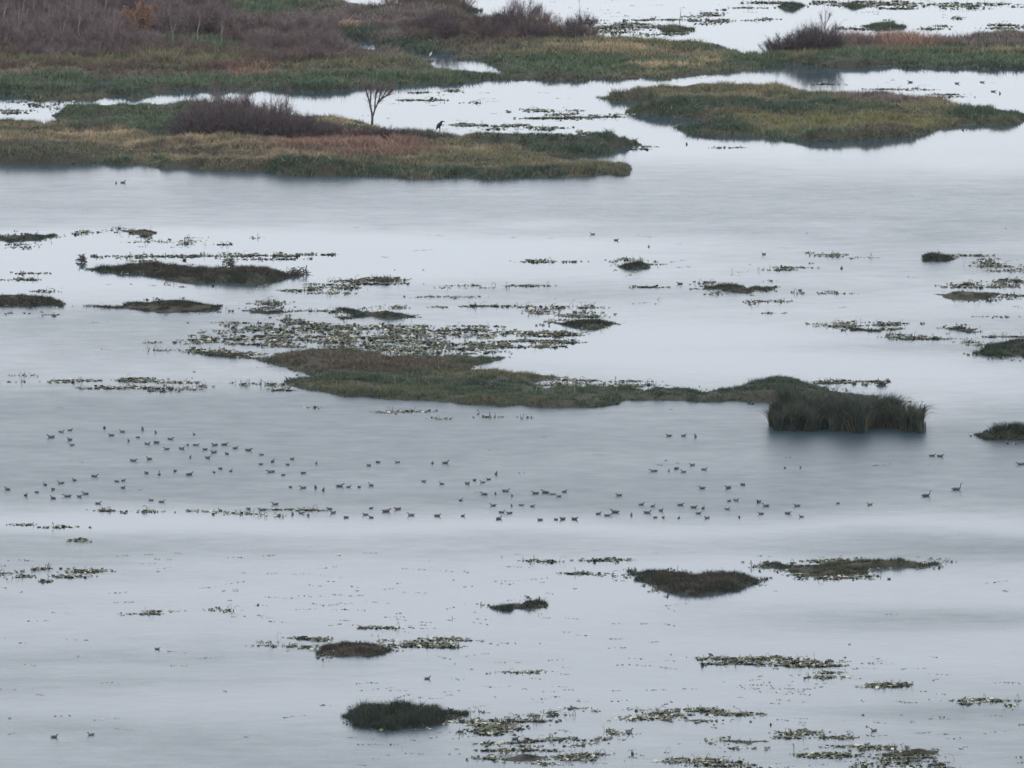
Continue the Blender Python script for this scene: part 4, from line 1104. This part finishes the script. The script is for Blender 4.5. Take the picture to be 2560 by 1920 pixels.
REG = [(0, 235, 1060, 1115, "in the small group at the flock's far upper left"), (236, 400, 1060, 1115, "along the flock's upper left edge"), (400, 630, 1075, 1160, "in the flock's dense upper left knot"),
       (630, 800, 1120, 1200, "in the thin trail right of the dense left knot"), (300, 620, 1140, 1190, "in the middle row of the flock's left half"), (0, 270, 1180, 1250, "in the loose lower left wing of the flock"),
       (270, 420, 1190, 1256, "between the left wing and the stalk line"), (700, 960, 1195, 1226, "in the tight row left of picture centre"), (900, 1130, 1145, 1165, "in the sparse top row near the picture centre"),
       (1040, 1260, 1175, 1250, "in the arc just left of the centre flock"), (1260, 1430, 1220, 1245, "in the compact bunch at the flock's centre"), (230, 700, 1254, 1276, "swimming along the floating stalk line"),
       (700, 1180, 1262, 1295, "in the flock's bottom row left of centre"), (1200, 1345, 1245, 1296, "in the cluster under the centre bunch"), (1340, 1600, 1225, 1300, "in the bottom row right of centre"),
       (1600, 1780, 1255, 1295, "in the lower right huddle of the flock"), (1780, 2200, 1245, 1295, "in the flock's thinning right tail"), (1630, 1770, 1155, 1180, "in the small raft above the right huddle"),
       (1660, 1750, 1080, 1095, "of three ducks left of the reed clump"), (1740, 1870, 1200, 1225, "of three ducks between raft and right tail"), (1950, 2010, 1160, 1172, "of two ducks in front of the reed clump"),
       (2320, 2360, 1130, 1142, "of two ducks right of the reed clump"), (2500, 2560, 1150, 1165, "alone at the right edge below the dark islet"), (0, 420, 1600, 1850, "of three ducks in the lower left water"),
       (1060, 1080, 1680, 1700, "alone above the tufted islet"), (1280, 1300, 1810, 1850, "by the leaf rafts off the tufted islet"), (1560, 1700, 1770, 1890, "around the mound of broken stalks at bottom"),
       (1920, 2190, 1800, 1870, "above the lower right corner plant bed"), (1480, 1630, 580, 620, "of three spaced out above the brown tussock"), (2270, 2510, 195, 235, "in the far channel behind the big island"),
       (1700, 1720, 350, 362, "alone in the bright channel below the big island"), (2400, 2410, 315, 325, "alone under the big island's right end"), (280, 310, 450, 460, "of two ducks in the open water at upper left"),
       (1690, 1710, 700, 712, "alone at the left tip of the two-lobed islet"), (2090, 2110, 660, 675, "alone below the pale stalk cluster"), (1905, 1915, 625, 640, "alone in the open water above the low plant hump"), (1990, 2010, 715, 730, "alone right of the two-lobed islet")]
cells = {}
for i, (px, py, big) in enumerate(BIRDS):
    for r, (x0, x1, y0, y1, ph) in enumerate(REG):
        if x0 <= px <= x1 and y0 <= py <= y1:
            break
    else:
        r = -1
    cells.setdefault(r, []).append((px, py, big))
for r, lst in cells.items():
    lst.sort()
    ph = REG[r][4]
    for k, (px, py, big) in enumerate(lst):
        lab = ("small dark duck " + ph) if len(lst) == 1 else ("%s dark duck %s%s" % (ORD[k], "from left " if k else "", ph))
        g = ground(px, py + 3)
        far = random.random() < .5
        o = link("duck", random.choice(DUCKS if not big else DUCKS[:4]), None, (g[0], g[1], -.01), label=lab, category="duck", group="ducks on the water")
        o.rotation_euler = (0, 0, (0 if far else math.pi) + random.gauss(0, .8))
        s = (.98 if not big else 1.15) * (.8 + .4 * random.random())
        o.scale = (s, s, s)


def waterbird(label, px, py, rot, neck, s):
    g = ground(px, py)
    o = empty("long_necked_waterbird", (g[0], g[1], -.02), label, "waterbird", "long-necked waterbirds at right")
    L = .32
    link("body", bird_mesh("waterbird_body", [(-L - .1, .10, .01, .01, 0), (-L, .10, .06, .035, 0), (-L * .6, .08, .11, .075, 0), (-.05, .075, .13, .09, 0), (L * .5, .085, .11, .085, 0), (L * .8, .13, .06, .06, 0), (L * .9, .2, .034, .036, 0),
                                              (L * .92 + .02, .2 + neck * .5, .026, .028, 0), (L * .98, .2 + neck, .028, .03, 0), (L * 1.2, .23 + neck, .032, .03, 0), (L * 1.32, .225 + neck, .018, .016, 0)], [B_DARK]), o)
    link("beak", bird_mesh("beak", [(L * 1.28, .226 + neck, .018, .016, 0), (L * 1.6, .215 + neck, .004, .004, 0)], [B_BILL]), o)
    for sy in (-1, 1):
        bm = loft([(-L * .95, .13, .012, .008, 0), (-L * .4, .14, .03, .045, 0), (L * .2, .12, .035, .06, 0), (L * .5, .1, .01, .02, 0)], 8)
        me = bpy.data.meshes.new("wing")
        for v in bm.verts:
            v.co.y += sy * .1
        bm.to_mesh(me)
        bm.free()
        me.materials.append(B_GREY)
        link("wing", me, o)
    o.rotation_euler = (0, 0, rot)
    o.scale = (s, s, s)


waterbird("dark long-necked waterbird with raised neck, nearer the right edge", 2391, 1224, .15, .24, 1.05)
waterbird("dark waterbird with bent neck left of the raised-neck one", 2315, 1240, .35, .16, 1.05)

# the big black bird standing on the bank right of the tree
g = ground(1100, 336)
o = empty("standing_black_bird", (g[0], g[1], .33), "large black bird standing upright on the bank right of the forked tree", "bird")
o.scale = (1.75, 1.6, 1.08)
link("body", bird_mesh("black_bird_body", [(-.20, .16, .02, .012, 0), (-.16, .26, .07, .04, 0), (-.12, .36, .13, .10, 0), (-.06, .5, .16, .14, 0), (0, .64, .15, .13, 0), (.04, .74, .09, .09, 0), (.07, .82, .075, .08, 0), (.13, .88, .075, .075, 0), (.2, .87, .045, .045, 0)], [B_BLACK]), o)
link("beak", bird_mesh("black_bird_beak", [(.18, .87, .042, .042, 0), (.24, .855, .03, .03, 0), (.28, .82, .006, .008, 0)], [B_BLACK]), o)
link("tail", bird_mesh("black_bird_tail", [(-.14, .34, .06, .03, 0), (-.2, .16, .075, .02, 0), (-.23, .02, .05, .012, 0)], [B_BLACK]), o)
for sy in (-1, 1):
    bm = loft([(-.2, .14, .012, .015, 0), (-.15, .32, .03, .07, 0), (-.07, .5, .04, .11, 0), (.0, .66, .03, .07, 0), (.03, .73, .01, .02, 0)], 8)
    me = bpy.data.meshes.new("black_bird_wing")
    for v in bm.verts:
        v.co.y += sy * .13
    bm.to_mesh(me)
    bm.free()
    me.materials.append(B_BLACK)
    link("wing", me, o)
    V, F = [], []
    tube([(-.03, sy * .06, .36), (0, sy * .06, .18), (-.02, sy * .06, .03), (-.02, sy * .06, -.06)], [.05, .028, .018, .018], 6, V, F)
    for dx, dy in ((.08, 0), (.06, .04), (.06, -.04), (-.05, 0)):
        tube([(-.02, sy * .06, .0), (-.02 + dx, sy * .06 + dy, -.01)], [.014, .006], 4, V, F)
    link("leg", mesh_np("black_bird_leg", np.array(V), np.array(F), B_BLACK), o)

# cream bird hunched by the far pools
g = ground(1077, 149)
o = empty("cream_wading_bird", (g[0], g[1], .12), "pale cream hunched bird standing between the far pools", "bird")
o.scale = (.85, .85, .8)
link("body", bird_mesh("cream_bird_body", [(-.24, .22, .02, .015, 0), (-.18, .3, .08, .06, 0), (-.08, .42, .15, .13, 0), (.0, .56, .16, .14, 0), (.05, .68, .11, .1, 0), (.1, .76, .075, .075, 0), (.17, .78, .05, .05, 0)], [B_CREAM]), o)
link("beak", bird_mesh("cream_bird_beak", [(.15, .78, .04, .035, 0), (.34, .73, .006, .006, 0)], [B_BILL]), o)
for sy in (-1, 1):
    V, F = [], []
    tube([(-.03, sy * .05, .4), (.02, sy * .05, .2), (-.01, sy * .05, -.08)], [.03, .014, .012], 5, V, F)
    link("leg", mesh_np("cream_bird_leg", np.array(V), np.array(F), B_BILL), o)


# ------------------------------------------------------------------ the air: thin winter haze round the camera and the whole lake
bm = bmesh.new()
bmesh.ops.create_cube(bm, size=1)
for v in bm.verts:
    v.co = Vector((v.co.x * 20000, v.co.y * 20000 + 3000, v.co.z * 146 + 71))
me = bpy.data.meshes.new("haze")
bm.to_mesh(me)
bm.free()
M_HAZE = bpy.data.materials.new("thin_haze")
M_HAZE.use_nodes = True
t = M_HAZE.node_tree
t.nodes.clear()
mo = t.nodes.new("ShaderNodeOutputMaterial")
pv = t.nodes.new("ShaderNodeVolumePrincipled")
pv.inputs["Color"].default_value = (.86, .90, .97, 1)
pv.inputs["Density"].default_value = 1.6e-5
t.links.new(pv.outputs[0], mo.inputs["Volume"])
me.materials.append(M_HAZE)
link("haze", me, kind="stuff")
